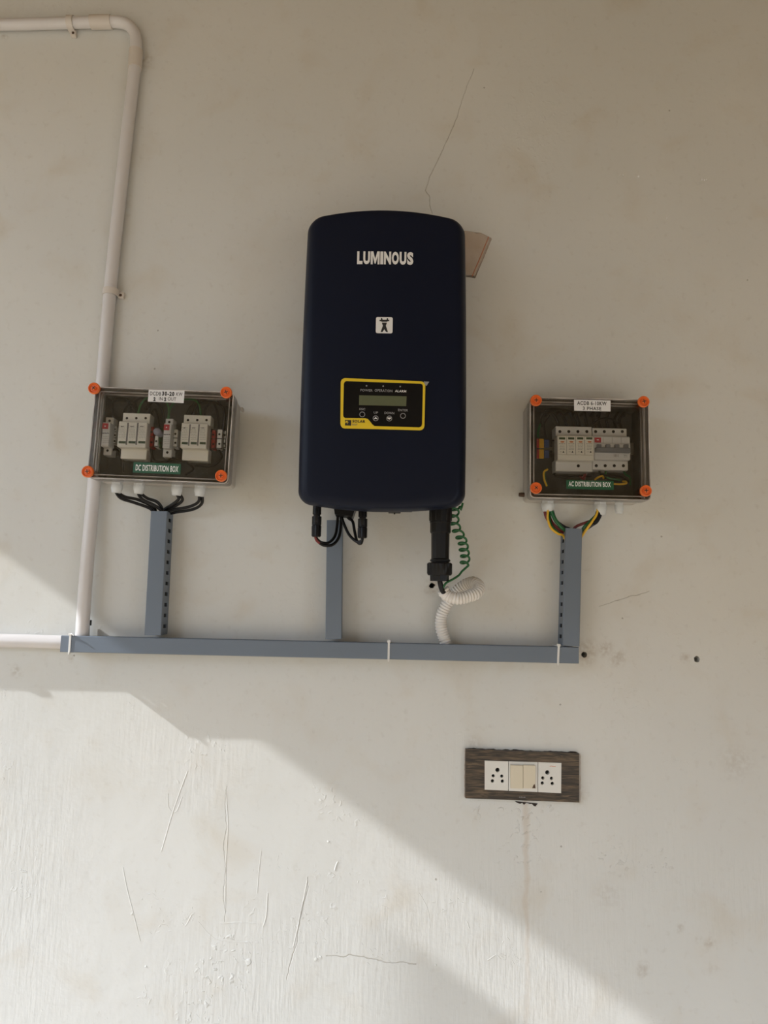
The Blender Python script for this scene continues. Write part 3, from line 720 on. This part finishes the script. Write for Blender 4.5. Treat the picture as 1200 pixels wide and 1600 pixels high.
def fuse(root, top, main, bot, seed):
    g, a, b = boxat(root, *main, 50, 80, 'fuse_holder', 'device_grey', 1)
    boxat(root, *top, 40, 64, 'terminal_housing', 'device_grey', .8, g); boxat(root, *bot, 40, 64, 'terminal_housing', 'device_grey', .8, g)
    dots(root, g, [((top[0]+top[2])/2, top[1]+5), ((bot[0]+bot[2])/2, bot[3]-7)], 2.4, 64)
    boxat(root, main[0]+2, main[1]+1.5, main[2]-3, main[1]+10, 79.7, 80.5, 'red_label', 'red', 0, g)
    boxat(root, main[0]+5.5, main[1]+5, main[2]-7, main[1]+6.5, 80.3, 80.8, 'logo_mark', 'white', 0, g)
    boxat(root, main[0]+1, main[1]+13, main[2]-1, main[3]-3, 80, 83, 'fuse_carrier', 'device_grey', .8, g)
    stripes(root, g, main[0]+2, main[2]-2, [main[1]+16.5, main[1]+17.2], 83, 'ink', .4, seed=seed)
    stripes(root, g, main[0]+2, main[2]-2, [main[1]+k for k in (22, 25, 28, 31)], 83, 'greyink', .28, seed=seed+1)
fuse(dc, (164.5, 652.5, 178, 664), (157.5, 660, 172.5, 697.5), (161, 697.5, 175, 711), 41)
fuse(dc, (258, 654.5, 271, 667), (253.5, 662, 268, 700), (254, 700.5, 269, 714), 51)
def tblock(root, x0, y0, x1, y1, m, d=62, n=2, label=None):
    g, a, b = boxat(root, x0, y0, x1, y1, 40, d, 'terminal_block', m, .8, label=label)
    h = (y1-y0)/n
    for i in range(n):
        p = L(root, (x0+x1)/2, y0+h*(i+.5), d); MB().lathe((p.x, -(d-.6), p.z), [(0, 2.1), (.9, 2.1)], 12, 'd').build('clamp_screw', 'hole', g)
        boxat(root, x0+.4, y0+h*(i+1)-1.1, x1-.4, y0+h*(i+1)-.2, d-.5, d+.2, 'joint', 'ink', 0, g)
tblock(dc, 270, 671, 278, 699, 'device_grey', label='grey block'); tblock(dc, 329.5, 672, 337, 701, 'redblock', label='red block')
tblock(dc, 338, 671, 347.5, 701, 'device_grey', label='grey block'); tblock(dc, 233, 667, 240.5, 699, 'redblock', label='red block')
tblock(dc, 240.8, 681, 247.5, 698, 'device_grey', 66, 1, label='grey block'); tblock(dc, 247.8, 667, 253, 700, 'green_label', 58, label='green block')
tblock(dc, 176, 666, 182, 694, 'device_grey', 55, 3, label='grey block'); tblock(dc, 349, 673, 353, 700, 'device_grey', 55, label='grey block')
p = L(dc, 245, 674, 84); MB().lathe((p.x, -60, p.z), [(0, 6), (20, 7.2), (25, 6.4), (26.5, 3.5), (27, .5)], 28, 'd').build('round_plug', 'hazecap', dc, label='smoky round cap', angle=60)
inner_dark = [[(178, 655, 50), (176, 632, 60), (186, 622, 62), (200, 626, 62), (206, 645, 60)], [(193, 650, 60), (196, 638, 66), (206, 633, 66), (214, 646, 60)],
              [(235, 650, 50), (242, 640, 60), (247, 655, 58), (249, 690, 50)], [(228, 640, 55), (240, 628, 62), (253, 640, 60), (256, 660, 52)],
              [(290, 652, 60), (297, 637, 66), (306, 632, 66), (312, 648, 60)], [(320, 652, 60), (322, 636, 64), (334, 630, 64), (341, 655, 55), (342, 675, 50)],
              [(300, 648, 60), (312, 628, 68), (330, 626, 66), (350, 640, 55), (349, 672, 50)], [(263, 712, 50), (270, 716, 58), (290, 722, 60), (302, 733, 60), (290, 742, 55)],
              [(168, 712, 50), (180, 702, 58), (190, 716, 58), (192, 738, 50)], [(215, 650, 58), (212, 628, 66), (224, 622, 66), (232, 634, 60), (236, 660, 50)],
              [(164, 655, 50), (160, 640, 55), (162, 628, 52), (172, 622, 48)], [(340, 700, 52), (346, 715, 56), (330, 728, 56), (305, 727, 52)],
              [(236, 702, 50), (240, 718, 52), (252, 722, 55), (266, 718, 52), (266, 712, 50)]]
for w in inner_dark: MB().tube(Lp(dc, w), 2.5, 8, 6).build('inner_wire', 'cable', dc)
for w in ([(215, 648, 62), (220, 632, 70), (230, 622, 72), (250, 620, 72), (262, 632, 70), (264, 655, 60)], [(262, 655, 60), (268, 634, 68), (280, 626, 70), (300, 624, 70), (311, 632, 68), (314, 652, 62)], [(252, 698, 52), (248, 690, 60), (250, 672, 58)]):
    MB().tube(Lp(dc, w), 1.9, 8, 6).build('inner_wire', 'gwire', dc, label='green wire')
def sticker(root, x0, y0, x1, y1, d, m):
    a = L(root, x0, y1, d); b = L(root, x1, y0, d)
    return MB().box(a.x, b.x, d-.1, d+.35, a.z, b.z).build('sticker', m, root, label='green sticker with white capitals' if m == 'green_label' else 'white sticker with black print'), a, b
def stext(root, st, b, x0, y0, x1, y1, d, m, bold=.02, rot=0):
    p0 = L(root, x0, y1, d); p1 = L(root, x1, y0, d); text(b, 'lettering', m, root, p0.x, p1.x, p0.z, p1.z, d+.35, bold, .15, parent=st, rot=rot)
s_, *_ = sticker(dc, 231, 611, 288.5, 627.5, DC1, 'paper')
stext(dc, s_, 'DCDB', 234.3, 612.5, 252.0, 617.7, DC1, 'ink', .01); stext(dc, s_, '30-20', 253.2, 612.3, 272.8, 618.4, DC1, 'ink', .06); stext(dc, s_, 'KW', 275.3, 613.5, 285.6, 618.6, DC1, 'ink', .01)
stext(dc, s_, '2', 239.5, 620.6, 243.5, 626.8, DC1, 'ink', .07); stext(dc, s_, 'IN', 248.3, 620.6, 254.5, 625.6, DC1, 'ink', .01)
stext(dc, s_, '2', 256.2, 620.9, 260.2, 627.0, DC1, 'ink', .07); stext(dc, s_, 'OUT', 262.0, 621.0, 275.6, 626.0, DC1, 'ink', .01)
s_, *_ = sticker(dc, 207.5, 725, 283, 738.2, DC1, 'green_label')
stext(dc, s_, 'DC DISTRIBUTION BOX', 211.7, 728.4, 279.2, 735.3, DC1, 'white', .02)
boxat(dc, 375, 636, 379.5, 641, 45, 60, 'hinge_pin', 'box', 1)

# ---- AC box (crop coordinates: 4.8x from (790,600))
AC1, ACM = 82, 50
cc = W((828+1013+1017+828)/4, (620+624+782+777)/4, AC1)
ab = thing('distribution_box', 'squarer clear-lidded AC distribution box right of the inverter', 'electrical box', Vector((cc.x, 0, cc.z)), -.1)
acw = (L(ab, 1015, 700, AC1)-L(ab, 828, 700, AC1)).x/2; ach = (L(ab, 920, 622, AC1)-L(ab, 922, 779.5, AC1)).z/2
enclosure(ab, acw, ach, 1, ACM, AC1, [(838, 625, 0), (1006.5, 627, 15), (1010, 766.5, 5), (838, 762, 45)], [(856, 28, 12.5, 21), (937.5, 28, 12.5, 26), (967, 28, 8.5, 21)], False)
boxat(ab, 842, 692, 1000, 706, 6, 15, 'mounting_rail', 'steel', .5)
def c2_(x, y): return (790+x/4.8, 600+y/4.8)
def B4(x0, y0, x1, y1): return (*c2_(x0, y0), *c2_(x1, y1))
g, *_ = boxat(ab, *B4(390, 392, 662, 570), 34, 62, 'surge_protector', 'device', 1.2)
boxat(ab, *B4(375, 322, 647, 392), 12, 44, 'terminal_housing', 'device_grey', .8, g); boxat(ab, *B4(375, 570, 650, 652), 12, 44, 'terminal_housing', 'device_grey', .8, g)
boxat(ab, *B4(390, 532, 662, 568), 61.5, 64.5, 'grip_ledge', 'device', 1.2, g)
dots(ab, g, [c2_(x, 357) for x in (407, 474, 542, 609)], 3.0, 44); dots(ab, g, [c2_(545, 614)], 3.0, 44)
for i in range(4):
    x = 424+68*i
    boxat(ab, *B4(x-23, 400, x+23, 415), 61.7, 62.4, 'status_window', 'green_print', 0, g)
    p = L(ab, *c2_(x+2, 434), 62); MB().prism([(p.x+3.9*math.cos(t*.393), p.z+1.7*math.sin(t*.393)) for t in range(16)], 61.8, 62.3).build('orange_mark', 'orange_print', g)
    a, b = c2_(x-25, 0)[0], c2_(x+25, 0)[0]
    stripes(ab, g, a, b, [c2_(0, 449)[1]], 62, 'ink', .3, seed=60+i); stripes(ab, g, a+1, b-1, [c2_(0, y)[1] for y in (460, 470, 481, 491)], 62, 'greyink', .28, seed=70+i)
    stripes(ab, g, a+1.5, a+4, [c2_(0, 508)[1]], 62, 'greyink', .3, seed=80+i)
    p = L(ab, *c2_(x+10, 510), 62); MB().prism([(p.x-2, p.z-1.4), (p.x+1.6, p.z-1.4), (p.x+.4, p.z+1.9), (p.x-.4, p.z+1.9)], 61.8, 62.2).build('symbol_mark', 'ink', g)
    if i: boxat(ab, *B4(x-35, 396, x-33.5, 530), 61.8, 62.15, 'module_joint', 'greyink', 0, g)
g, *_ = boxat(ab, *B4(664, 395, 934, 565), 34, 58, 'circuit_breaker', 'device_grey', 1.5)
boxat(ab, *B4(652, 335, 908, 395), 12, 43, 'terminal_housing', 'device_grey', .8, g); boxat(ab, *B4(652, 567, 918, 642), 12, 43, 'terminal_housing', 'device_grey', .8, g)
dots(ab, g, [c2_(x, 357) for x in (675, 740, 808, 875)]+[c2_(x, 613) for x in (680, 747, 815, 883)], 3.0, 43)
boxat(ab, *B4(668, 402, 716, 438), 57.7, 58.5, 'red_label', 'red', 0, g); boxat(ab, *B4(684, 415, 700, 422), 58.3, 58.8, 'logo_mark', 'white', 0, g)
boxat(ab, *B4(664, 446, 936, 520), 57, 61, 'toggle_recess', 'device_grey', 1, g)
MT['toggle'] = mat('grey_toggle_plastic', (.20, .21, .23), .45)
for x in (703, 770, 838, 907): boxat(ab, *B4(x-17, 452, x+17, 484), 60, 66, 'toggle', 'toggle', .8, g)
boxat(ab, *B4(676, 478, 940, 510), 60, 68, 'toggle_bar', 'toggle', 1.5, g, label='grey bar linking the toggles')
for i in range(1, 4): x = 664+67.5*i; boxat(ab, *B4(x-.6, 398, x+.6, 446), 57.8, 58.15, 'module_joint', 'greyink', 0, g)
for k in range(4): boxat(ab, *B4(812+k*10, 520, 815+k*10, 548), 57.8, 58.3, 'vent_slit', 'greyink', 0, g)
stripes(ab, g, *[c2_(x, 0)[0] for x in (884, 912)], [c2_(0, 528)[1], c2_(0, 537)[1]], 58, 'ink', .35, seed=91); stripes(ab, g, *[c2_(x, 0)[0] for x in (884, 912)], [c2_(0, 547)[1]], 58, 'greyink', .25, seed=92)
def tb4(x0, y0, x1, y1, m, label): tblock(ab, *B4(x0, y0, x1, y1), m, 38, 1, label)
for y0, y1 in ((412, 482), (490, 560)):
    tb4(232, y0, 250, y1, 'redblock', 'red block'); tb4(250, y0, 286, y1, 'yblock', 'yellow block'); tb4(288, y0+6, 326, y1-4, 'blue', 'blue block'); tb4(328, y0+10, 350, y1-8, 'cable', 'black block')
for x in range(10):
    x0 = 400+x*52 + (x % 3)*7
    MB().tube(Lp(ab, [(*c2_(x0, 330), 30), (*c2_(x0-14, 270), 36), (*c2_(x0-60+x*9, 215), 34), (*c2_(x0-110+x*14, 240), 26)]), 2.9, 8, 6).build('inner_wire', 'cable', ab)
for pts, m in (([(270, 320, 20), (265, 260, 30), (300, 200, 34), (400, 190, 34), (500, 210, 30)], 'cable'), ([(300, 400, 25), (290, 300, 34), (330, 230, 36)], 'cable'), ([(245, 400, 25), (243, 360, 30), (260, 300, 26)], 'gwire'),
                ([(660, 300, 40), (710, 262, 46), (790, 262, 46), (850, 300, 42)], 'cable'), ([(315, 640, 40), (288, 660, 44), (288, 710, 44), (308, 765, 36)], 'ywire'), ([(312, 644, 38), (294, 662, 41), (293, 710, 41), (312, 763, 34)], 'gwire'),
                ([(670, 716, 42), (695, 700, 50), (725, 690, 50), (735, 706, 40)], 'ywire'), ([(812, 750, 40), (865, 752, 46), (905, 745, 46), (900, 732, 42), (880, 730, 36)], 'ywire'),
                ([(560, 692, 38), (580, 705, 44), (592, 680, 40)], 'rwire'), ([(585, 720, 38), (592, 700, 42), (600, 678, 36)], 'rwire'), ([(380, 640, 20), (370, 690, 30), (470, 700, 32), (560, 690, 30), (640, 700, 26)], 'cable'),
                ([(700, 640, 30), (720, 680, 36), (800, 690, 34), (870, 700, 30), (930, 740, 24)], 'cable'), ([(880, 640, 30), (900, 680, 36), (930, 700, 30), (935, 760, 24)], 'gwire'), ([(750, 640, 30), (760, 700, 34), (860, 720, 30)], 'gwire')):
    MB().tube(Lp(ab, [(*c2_(x, y), d) for x, y, d in pts]), 2.1 if m != 'ywire' else 1.9, 8, 6).build('inner_wire', m, ab, **({'label': {'ywire': 'yellow wire', 'gwire': 'green wire', 'rwire': 'red wire'}[m]} if m != 'cable' else {}))
s_, *_ = sticker(ab, *B4(514, 124, 786, 200), AC1, 'paper')
stext(ab, s_, 'ACDB 6-10KW', *B4(536, 133, 757, 157), AC1, 'ink', .02); stext(ab, s_, '3 PHASE', *B4(579, 173, 717, 196), AC1, 'ink', .02)
s_, *_ = sticker(ab, *B4(455, 728, 810, 786), AC1, 'green_label')
stext(ab, s_, 'AC DISTRIBUTION BOX', *B4(472, 737, 788, 767), AC1, 'white', .02)
p = L(ab, 814, 773, 12); MB().lathe((p.x+9, p.y, p.z), [(-13, 3.5), (-9, 4.2), (0, 4.2), (4, 4)], 14, 'x').build('side_screw', 'brown', ab)

# ================================================================== CABLES OUTSIDE THE BOXES
def cable(pts, r, m, label, name='power_cable', cat='cable', group=None, n=10):
    w = [W(*p) for p in pts]; o = MB(); root_loc = w[-1]
    o.tube([p-root_loc for p in w], r, n, 8); ob = o.build(name, m); ob.location = root_loc*MM
    ob['label'] = label; ob['category'] = cat
    if group: ob['group'] = group
    return ob
D4 = [([(181, 762, 52), (182, 770, 52), (190, 779, 50), (210, 785.5, 42), (235, 795, 30), (240, 806, 20), (240, 830, 18)], 'front black cable from the first gland of the DC box'),
      ([(185, 762, 46), (186, 770, 46), (196, 776.5, 42), (216, 781, 34), (240, 793, 24), (243, 806, 16), (243, 830, 14)], 'rear black cable from the first gland of the DC box'),
      ([(215, 762, 52), (216, 771, 52), (223, 780.5, 50), (240, 789, 42), (251, 797, 34), (252, 806, 26), (252, 830, 22)], 'front black cable from the second gland of the DC box'),
      ([(219, 762, 46), (220, 770, 46), (230, 778.5, 42), (245, 784, 34), (253, 794, 26), (254, 806, 16), (253, 830, 12)], 'rear black cable from the second gland of the DC box'),
      ([(275, 762, 52), (276.5, 772, 52), (279, 780, 46), (268, 789, 38), (257, 796, 30), (250, 806, 34), (249, 830, 30)], 'left black cable from the third gland of the DC box'),
      ([(279, 762, 48), (281, 772, 48), (285, 781.5, 44), (275, 790, 34), (261, 797, 24), (257, 806, 16), (256, 830, 14)], 'right black cable from the third gland of the DC box'),
      ([(310, 762, 52), (311, 772, 52), (310, 784, 46), (295, 792, 36), (266, 797.5, 26), (258, 806, 24), (257, 830, 24)], 'inner black cable from the fourth gland of the DC box'),
      ([(314, 762, 48), (315.5, 772, 48), (315, 787, 42), (301, 796, 30), (272, 801, 20), (261, 806, 14), (259, 830, 18)], 'outer black cable from the fourth gland of the DC box')]
for p, l in D4: cable(p, 2.9, 'cable', l, group='black cables under the DC box')
A4 = [([(851, 787, 28), (851, 796, 28), (853.5, 808, 26), (862, 820, 24), (874, 829, 22), (884, 836, 20), (888, 860, 18)], 2.9, 'rwire', 'maroon wire from the left gland of the AC box'),
      ([(855.5, 787, 34), (856, 797, 36), (856, 811, 38), (861, 825, 40), (872, 834, 40), (881, 838, 30), (887, 860, 26)], 2.2, 'ywire', 'yellow wire from the left gland of the AC box'),
      ([(860, 787, 30), (861, 797, 32), (867, 811, 34), (876, 823, 34), (885, 832, 30), (890, 860, 26)], 3.6, 'gwire', 'thick green wire from the left gland of the AC box'),
      ([(858, 787, 24), (859, 797, 24), (859, 812, 28), (864, 824, 32), (876, 835, 32), (886, 842, 20), (890, 860, 14)], 2.2, 'gwire', 'thin green wire curving lowest from the left gland'),
      ([(862, 787, 22), (864, 800, 22), (870, 814, 22), (882, 823, 22), (892, 830, 20), (896, 860, 18)], 2.6, 'nwire', 'navy wire from the left gland of the AC box'),
      ([(856, 787, 20), (858, 800, 20), (862, 814, 24), (872, 825, 28), (884, 833, 30), (892, 860, 30)], 1.8, 'rwire', 'thin red wire between the green wires at the left gland')]
for p, r, m, l in A4: cable(p, r, m, l, 'electric_wire', 'wire', group='wires under the left gland of the AC box')
A5 = [([(937, 790, 28), (936, 800, 28), (931, 811, 28), (917, 816, 26), (900, 823, 22), (896, 832, 20), (896, 860, 18)], 2.8, 'rwire', 'maroon wire from the right gland of the AC box'),
      ([(934, 790, 34), (933, 802, 36), (926, 814, 38), (918, 825, 36), (911, 835, 28), (905, 846, 18), (902, 865, 16)], 2.4, 'ywire', 'yellow wire from the right gland of the AC box'),
      ([(936, 790, 26), (934, 802, 28), (922, 815, 30), (912, 825, 28), (906, 838, 18), (903, 865, 20)], 3.2, 'gwire', 'dark green wire from the right gland of the AC box'),
      ([(939, 790, 32), (939, 802, 34), (934, 813, 34), (922, 823, 30), (908, 832, 22), (900, 840, 22), (899, 865, 24)], 2.8, 'nwire', 'black wire from the right gland of the AC box')]
for p, r, m, l in A5: cable(p, r, m, l, 'electric_wire', 'wire', group='wires under the right gland of the AC box')
cable([(935.5, 796, 31), (935, 804, 32), (931, 813, 33), (926, 817, 34)], 6.2, 'black', 'black insulating tape round the wires at the right gland', 'insulating_tape', 'tape', n=14)
I4 = [([(494, 836, 98), (495, 842, 98), (503, 848, 96), (514, 847.5, 84), (524, 836, 70), (527.5, 812, 56), (527, 800, 50)], 'inner black cable looping from the left inverter connector'),
      ([(493, 836, 96), (496, 845, 96), (506, 852, 96), (520, 851, 84), (530, 838, 70), (533, 815, 58), (531, 800, 52)], 'outer black cable looping from the left inverter connector'),
      ([(566, 838, 98), (565, 845, 98), (557, 846, 94), (546, 836, 80), (538, 820, 66), (534, 808, 56), (533, 798, 50)], 'outer black cable looping from the right inverter connector'),
      ([(567, 838, 96), (564, 849, 98), (558, 846, 92), (554, 830, 80), (551, 815, 66), (544, 809, 58), (541, 800, 52)], 'inner black cable looping from the right inverter connector')]
for p, l in I4: cable(p, 2.7, 'cable', l, group='black cables under the inverter')
cable([(493, 838, 98), (495, 844, 98), (500, 848.5, 97)], 2.9, 'rwire', 'short red sleeve at the left inverter connector', 'cable_sleeve', 'sleeve')
# output cable, coiled earth wire, corrugated conduit
cable([(687, 903, 100), (688, 912, 100), (692, 924, 96), (702, 931, 84)], 4.6, 'cable', 'black cable leaving the large inverter connector', n=14)
ax = catmull([W(711, 791, 92), W(709, 806, 92), (W(711, 822, 92)), W(718, 836, 90), W(723, 848, 88), W(725, 860, 86), W(727, 872, 84), W(725, 884, 84)], 12)
hel = [W(723, 786, 90), W(720, 797, 92)]; turns = 9; n = 240
for i in range(n+1):
    t = i/n; k = t*(len(ax)-1); j = min(int(k), len(ax)-2); c = ax[j].lerp(ax[j+1], k-j); r = 8.8-1.2*t
    a = 2*math.pi*turns*(t**.93)
    hel.append(c+Vector((r*math.cos(a), 6.5*math.sin(a), -3.9*math.sin(a))))
hel += [W(721.5, 893, 86), W(717, 899, 90), W(706, 906, 98), W(697, 911, 101), W(692.5, 918, 100), W(691.5, 926, 96)]
mb = MB(); r0 = W(692, 926, 96); mb.tube([p-r0 for p in hel], 2.0, 8, 2)
o = mb.build('earth_wire', 'gwire', angle=80); o.location = r0*MM; o['label'] = 'coiled green wire hanging beside the large black connector'; o['category'] = 'wire'
cp = catmull([W(692, 921, 88), W(698, 930, 86), W(714, 935, 86), W(731, 932, 82), (W(745, 926, 74)), W(748, 916, 60), W(738, 910, 46), W(722, 917, 36), W(708, 931, 30), W(696, 948, 26), W(689.5, 965, 23), W(690, 984, 22), W(697, 1006, 22)], 60)
ln = [0]
for a, b in zip(cp, cp[1:]): ln.append(ln[-1]+(b-a).length)
tot = ln[-1]; N_ = int(tot/5.2)*8; pts = []; j = 0
for i in range(N_+1):
    s_ = tot*i/N_
    while j < len(ln)-2 and ln[j+1] < s_: j += 1
    pts.append(cp[j].lerp(cp[j+1], (s_-ln[j])/(ln[j+1]-ln[j])))
r0 = W(697, 1006, 22); mb = MB()
mb.tube([p-r0 for p in pts], lambda t: 10.8+.8*math.copysign(abs(math.sin(math.pi*N_/8*t*2))**.6, math.sin(math.pi*N_/8*t*2)), 24, smooth=False)
o = mb.build('flexible_conduit', 'corr', angle=75); o.location = r0*MM; o['label'] = 'white corrugated flexible conduit looping down into the trunking'; o['category'] = 'conduit'

# ================================================================== SOCKET PLATE
def cs(x, y): return (700+x/5, 1150+y/5)
sA, sB = W(*cs(138, 487), 9), W(*cs(1025, 520), 9)
sk = thing('socket_plate', 'wood-grain plate with two white sockets and two cream switches', 'socket', Vector(((sA.x+sB.x)/2, 0, (sA.z+sB.z)/2)), math.degrees(math.atan2(sB.z-sA.z, sB.x-sA.x)))
def SP(x, y, d): v = L(sk, *cs(x, y), d); return (v.x, v.z)
fo = [SP(138, 487, 9), SP(1025, 520, 9), SP(1025, 137, 9), SP(138, 103, 9)]; fi = [SP(290, 413, 9), SP(879, 440, 9), SP(881, 215, 9), SP(290, 197, 9)]
MB().holed(fo, [fi], .3, 9).build('wood_frame', 'wood', sk)
def grow(P, k):
    cx = sum(p[0] for p in P)/4; cz = sum(p[1] for p in P)/4
    return [(x+math.copysign(k, x-cx), z+math.copysign(k, z-cz)) for x, z in P]
MB().holed(grow(fi, 0), [grow(fi, -1.1)], 4, 9.6).build('bezel', 'plate_edge', sk)
ins = grow(fi, -1.2)
k5 = 1/(5*.812)
def module(x0, x1, hs, name):
    u0 = (x0-290)/589; u1 = (x1-290)/589
    def lp(a, b, t): return (a[0]+(b[0]-a[0])*t, a[1]+(b[1]-a[1])*t)
    P = [lp(ins[0], ins[1], u0), lp(ins[0], ins[1], u1), lp(ins[3], ins[2], u1), lp(ins[3], ins[2], u0)]
    P = [(P[0][0]+.25, P[0][1]), (P[1][0]-.25, P[1][1]), (P[2][0]-.25, P[2][1]), (P[3][0]+.25, P[3][1])]
    hl = [circ(*SP(a, b, 10), r*k5, 16) for a, b, r in hs]
    g = MB().holed(P, hl, 2, 10).build(name, 'plate', sk)
    mb = MB()
    for h in hl: mb.prism(h, 1.5, 3)
    if hl: mb.build('pin_pit', 'hole', g)
    return g
module(290, 472, [(387, 266, 16.5), (353, 311, 12), (420, 314, 12), (347, 351, 12.5), (425, 353, 12.5)], 'socket_module')
module(700, 879, [(776, 285, 16.5), (741, 328, 12), (808, 331, 12), (737, 368, 12.5), (815, 371, 12.5)], 'socket_module')
module(474, 698, [], 'switch_base')
def rocker(x0, x1):
    a, b, c, d = SP(x0, 411, 13), SP(x1, 413, 13), SP(x1, 232, 16), SP(x0, 228, 16)
    mb = MB(); lo = [mb.bm.verts.new((x, -9.5, z)) for x, z in (a, b, c, d)]; hi = [mb.bm.verts.new((x, -dd, z)) for (x, z), dd in zip((a, b, c, d), (12.2, 12.2, 15.5, 15.5))]
    fs = [mb.bm.faces.new(q) for q in ([lo[i] for i in (3, 2, 1, 0)], hi, *[[lo[i], lo[(i+1) % 4], hi[(i+1) % 4], hi[i]] for i in range(4)])]
    bmesh.ops.recalc_face_normals(mb.bm, faces=fs); bmesh.ops.bevel(mb.bm, geom=list(mb.bm.edges), offset=.5, segments=2, affect='EDGES')
    return mb.build('rocker_switch', 'switch', sk)
rocker(489, 586); rk = rocker(588, 684)
a = SP(672, 396, 14); MB().prism([(a[0]-.6, a[1]+3), (a[0]+1.6, a[1]+4.5), (a[0]+3, a[1]-3), (a[0]-3, a[1]-3.2)], 12.0, 13.0).build('rust_stain', 'brown', rk)
a = SP(832, 240, 10)
text('~', 'faint_mark', 'orange_print', sk, a[0]-9, a[0]+2, a[1]-.2, a[1]+1.4, 10, 0, .15)
a, b = SP(556, 482, 9), SP(606, 474, 9); text('LISHA', 'lettering', 'grey_print', sk, a[0], b[0], a[1], b[1], 9, 0, .15)
# broken plaster round the plate
rr_ = random.Random(11)
def crumb(pts, d, m, name, lab=None):
    o = MB().prism(pts, .05, d).build(name, m, wall)
def ragged(x0, y0, x1, y1, w0, w1, n, d, m, name):   # strip between photo points with an uneven outer edge
    A_ = []; B_ = []
    for i in range(n+1):
        t = i/n; x = x0+(x1-x0)*t; y = y0+(y1-y0)*t; dx, dy = (y1-y0), -(x1-x0); q = math.hypot(dx, dy); dx /= q; dy /= q
        w = rr_.uniform(w0, w1) if 0 < i < n else .5
        A_.append(SPw(x, y)); B_.append(SPw(x+dx*w, y+dy*w))
    mb = MB().prism(A_+B_[::-1], -.2, d); mb.build(name, m, wall)
def SPw(x, y): v = W(*cs(x, y), 0); return (v.x, v.z)
ragged(136, 100, 1020, 133, 2, 11, 40, .8, 'dark_chip', 'plaster_gap')
ragged(132, 485, 134, 100, 3, 7, 24, .9, 'chip', 'plaster_edge')
ragged(700, 527, 520, 508, 4, 26, 12, .8, 'dark_chip', 'plaster_gap')
ragged(1030, 135, 1028, 525, 2, 7, 16, .6, 'chip', 'plaster_edge')
mb = MB()
for x, y, r in ((236, 110, 5), (262, 112, 7), (395, 121, 8), (940, 144, 8), (962, 146, 6), (632, 514, 7), (980, 140, 5)):
    p = W(*cs(x, y), 9); mb.lathe((p.x, p.y, p.z), [(-1, r*k5), (1.2, r*k5*.9), (1.8, r*k5*.4)], 8, 'd')
mb.build('paint_fleck', 'white', sk)
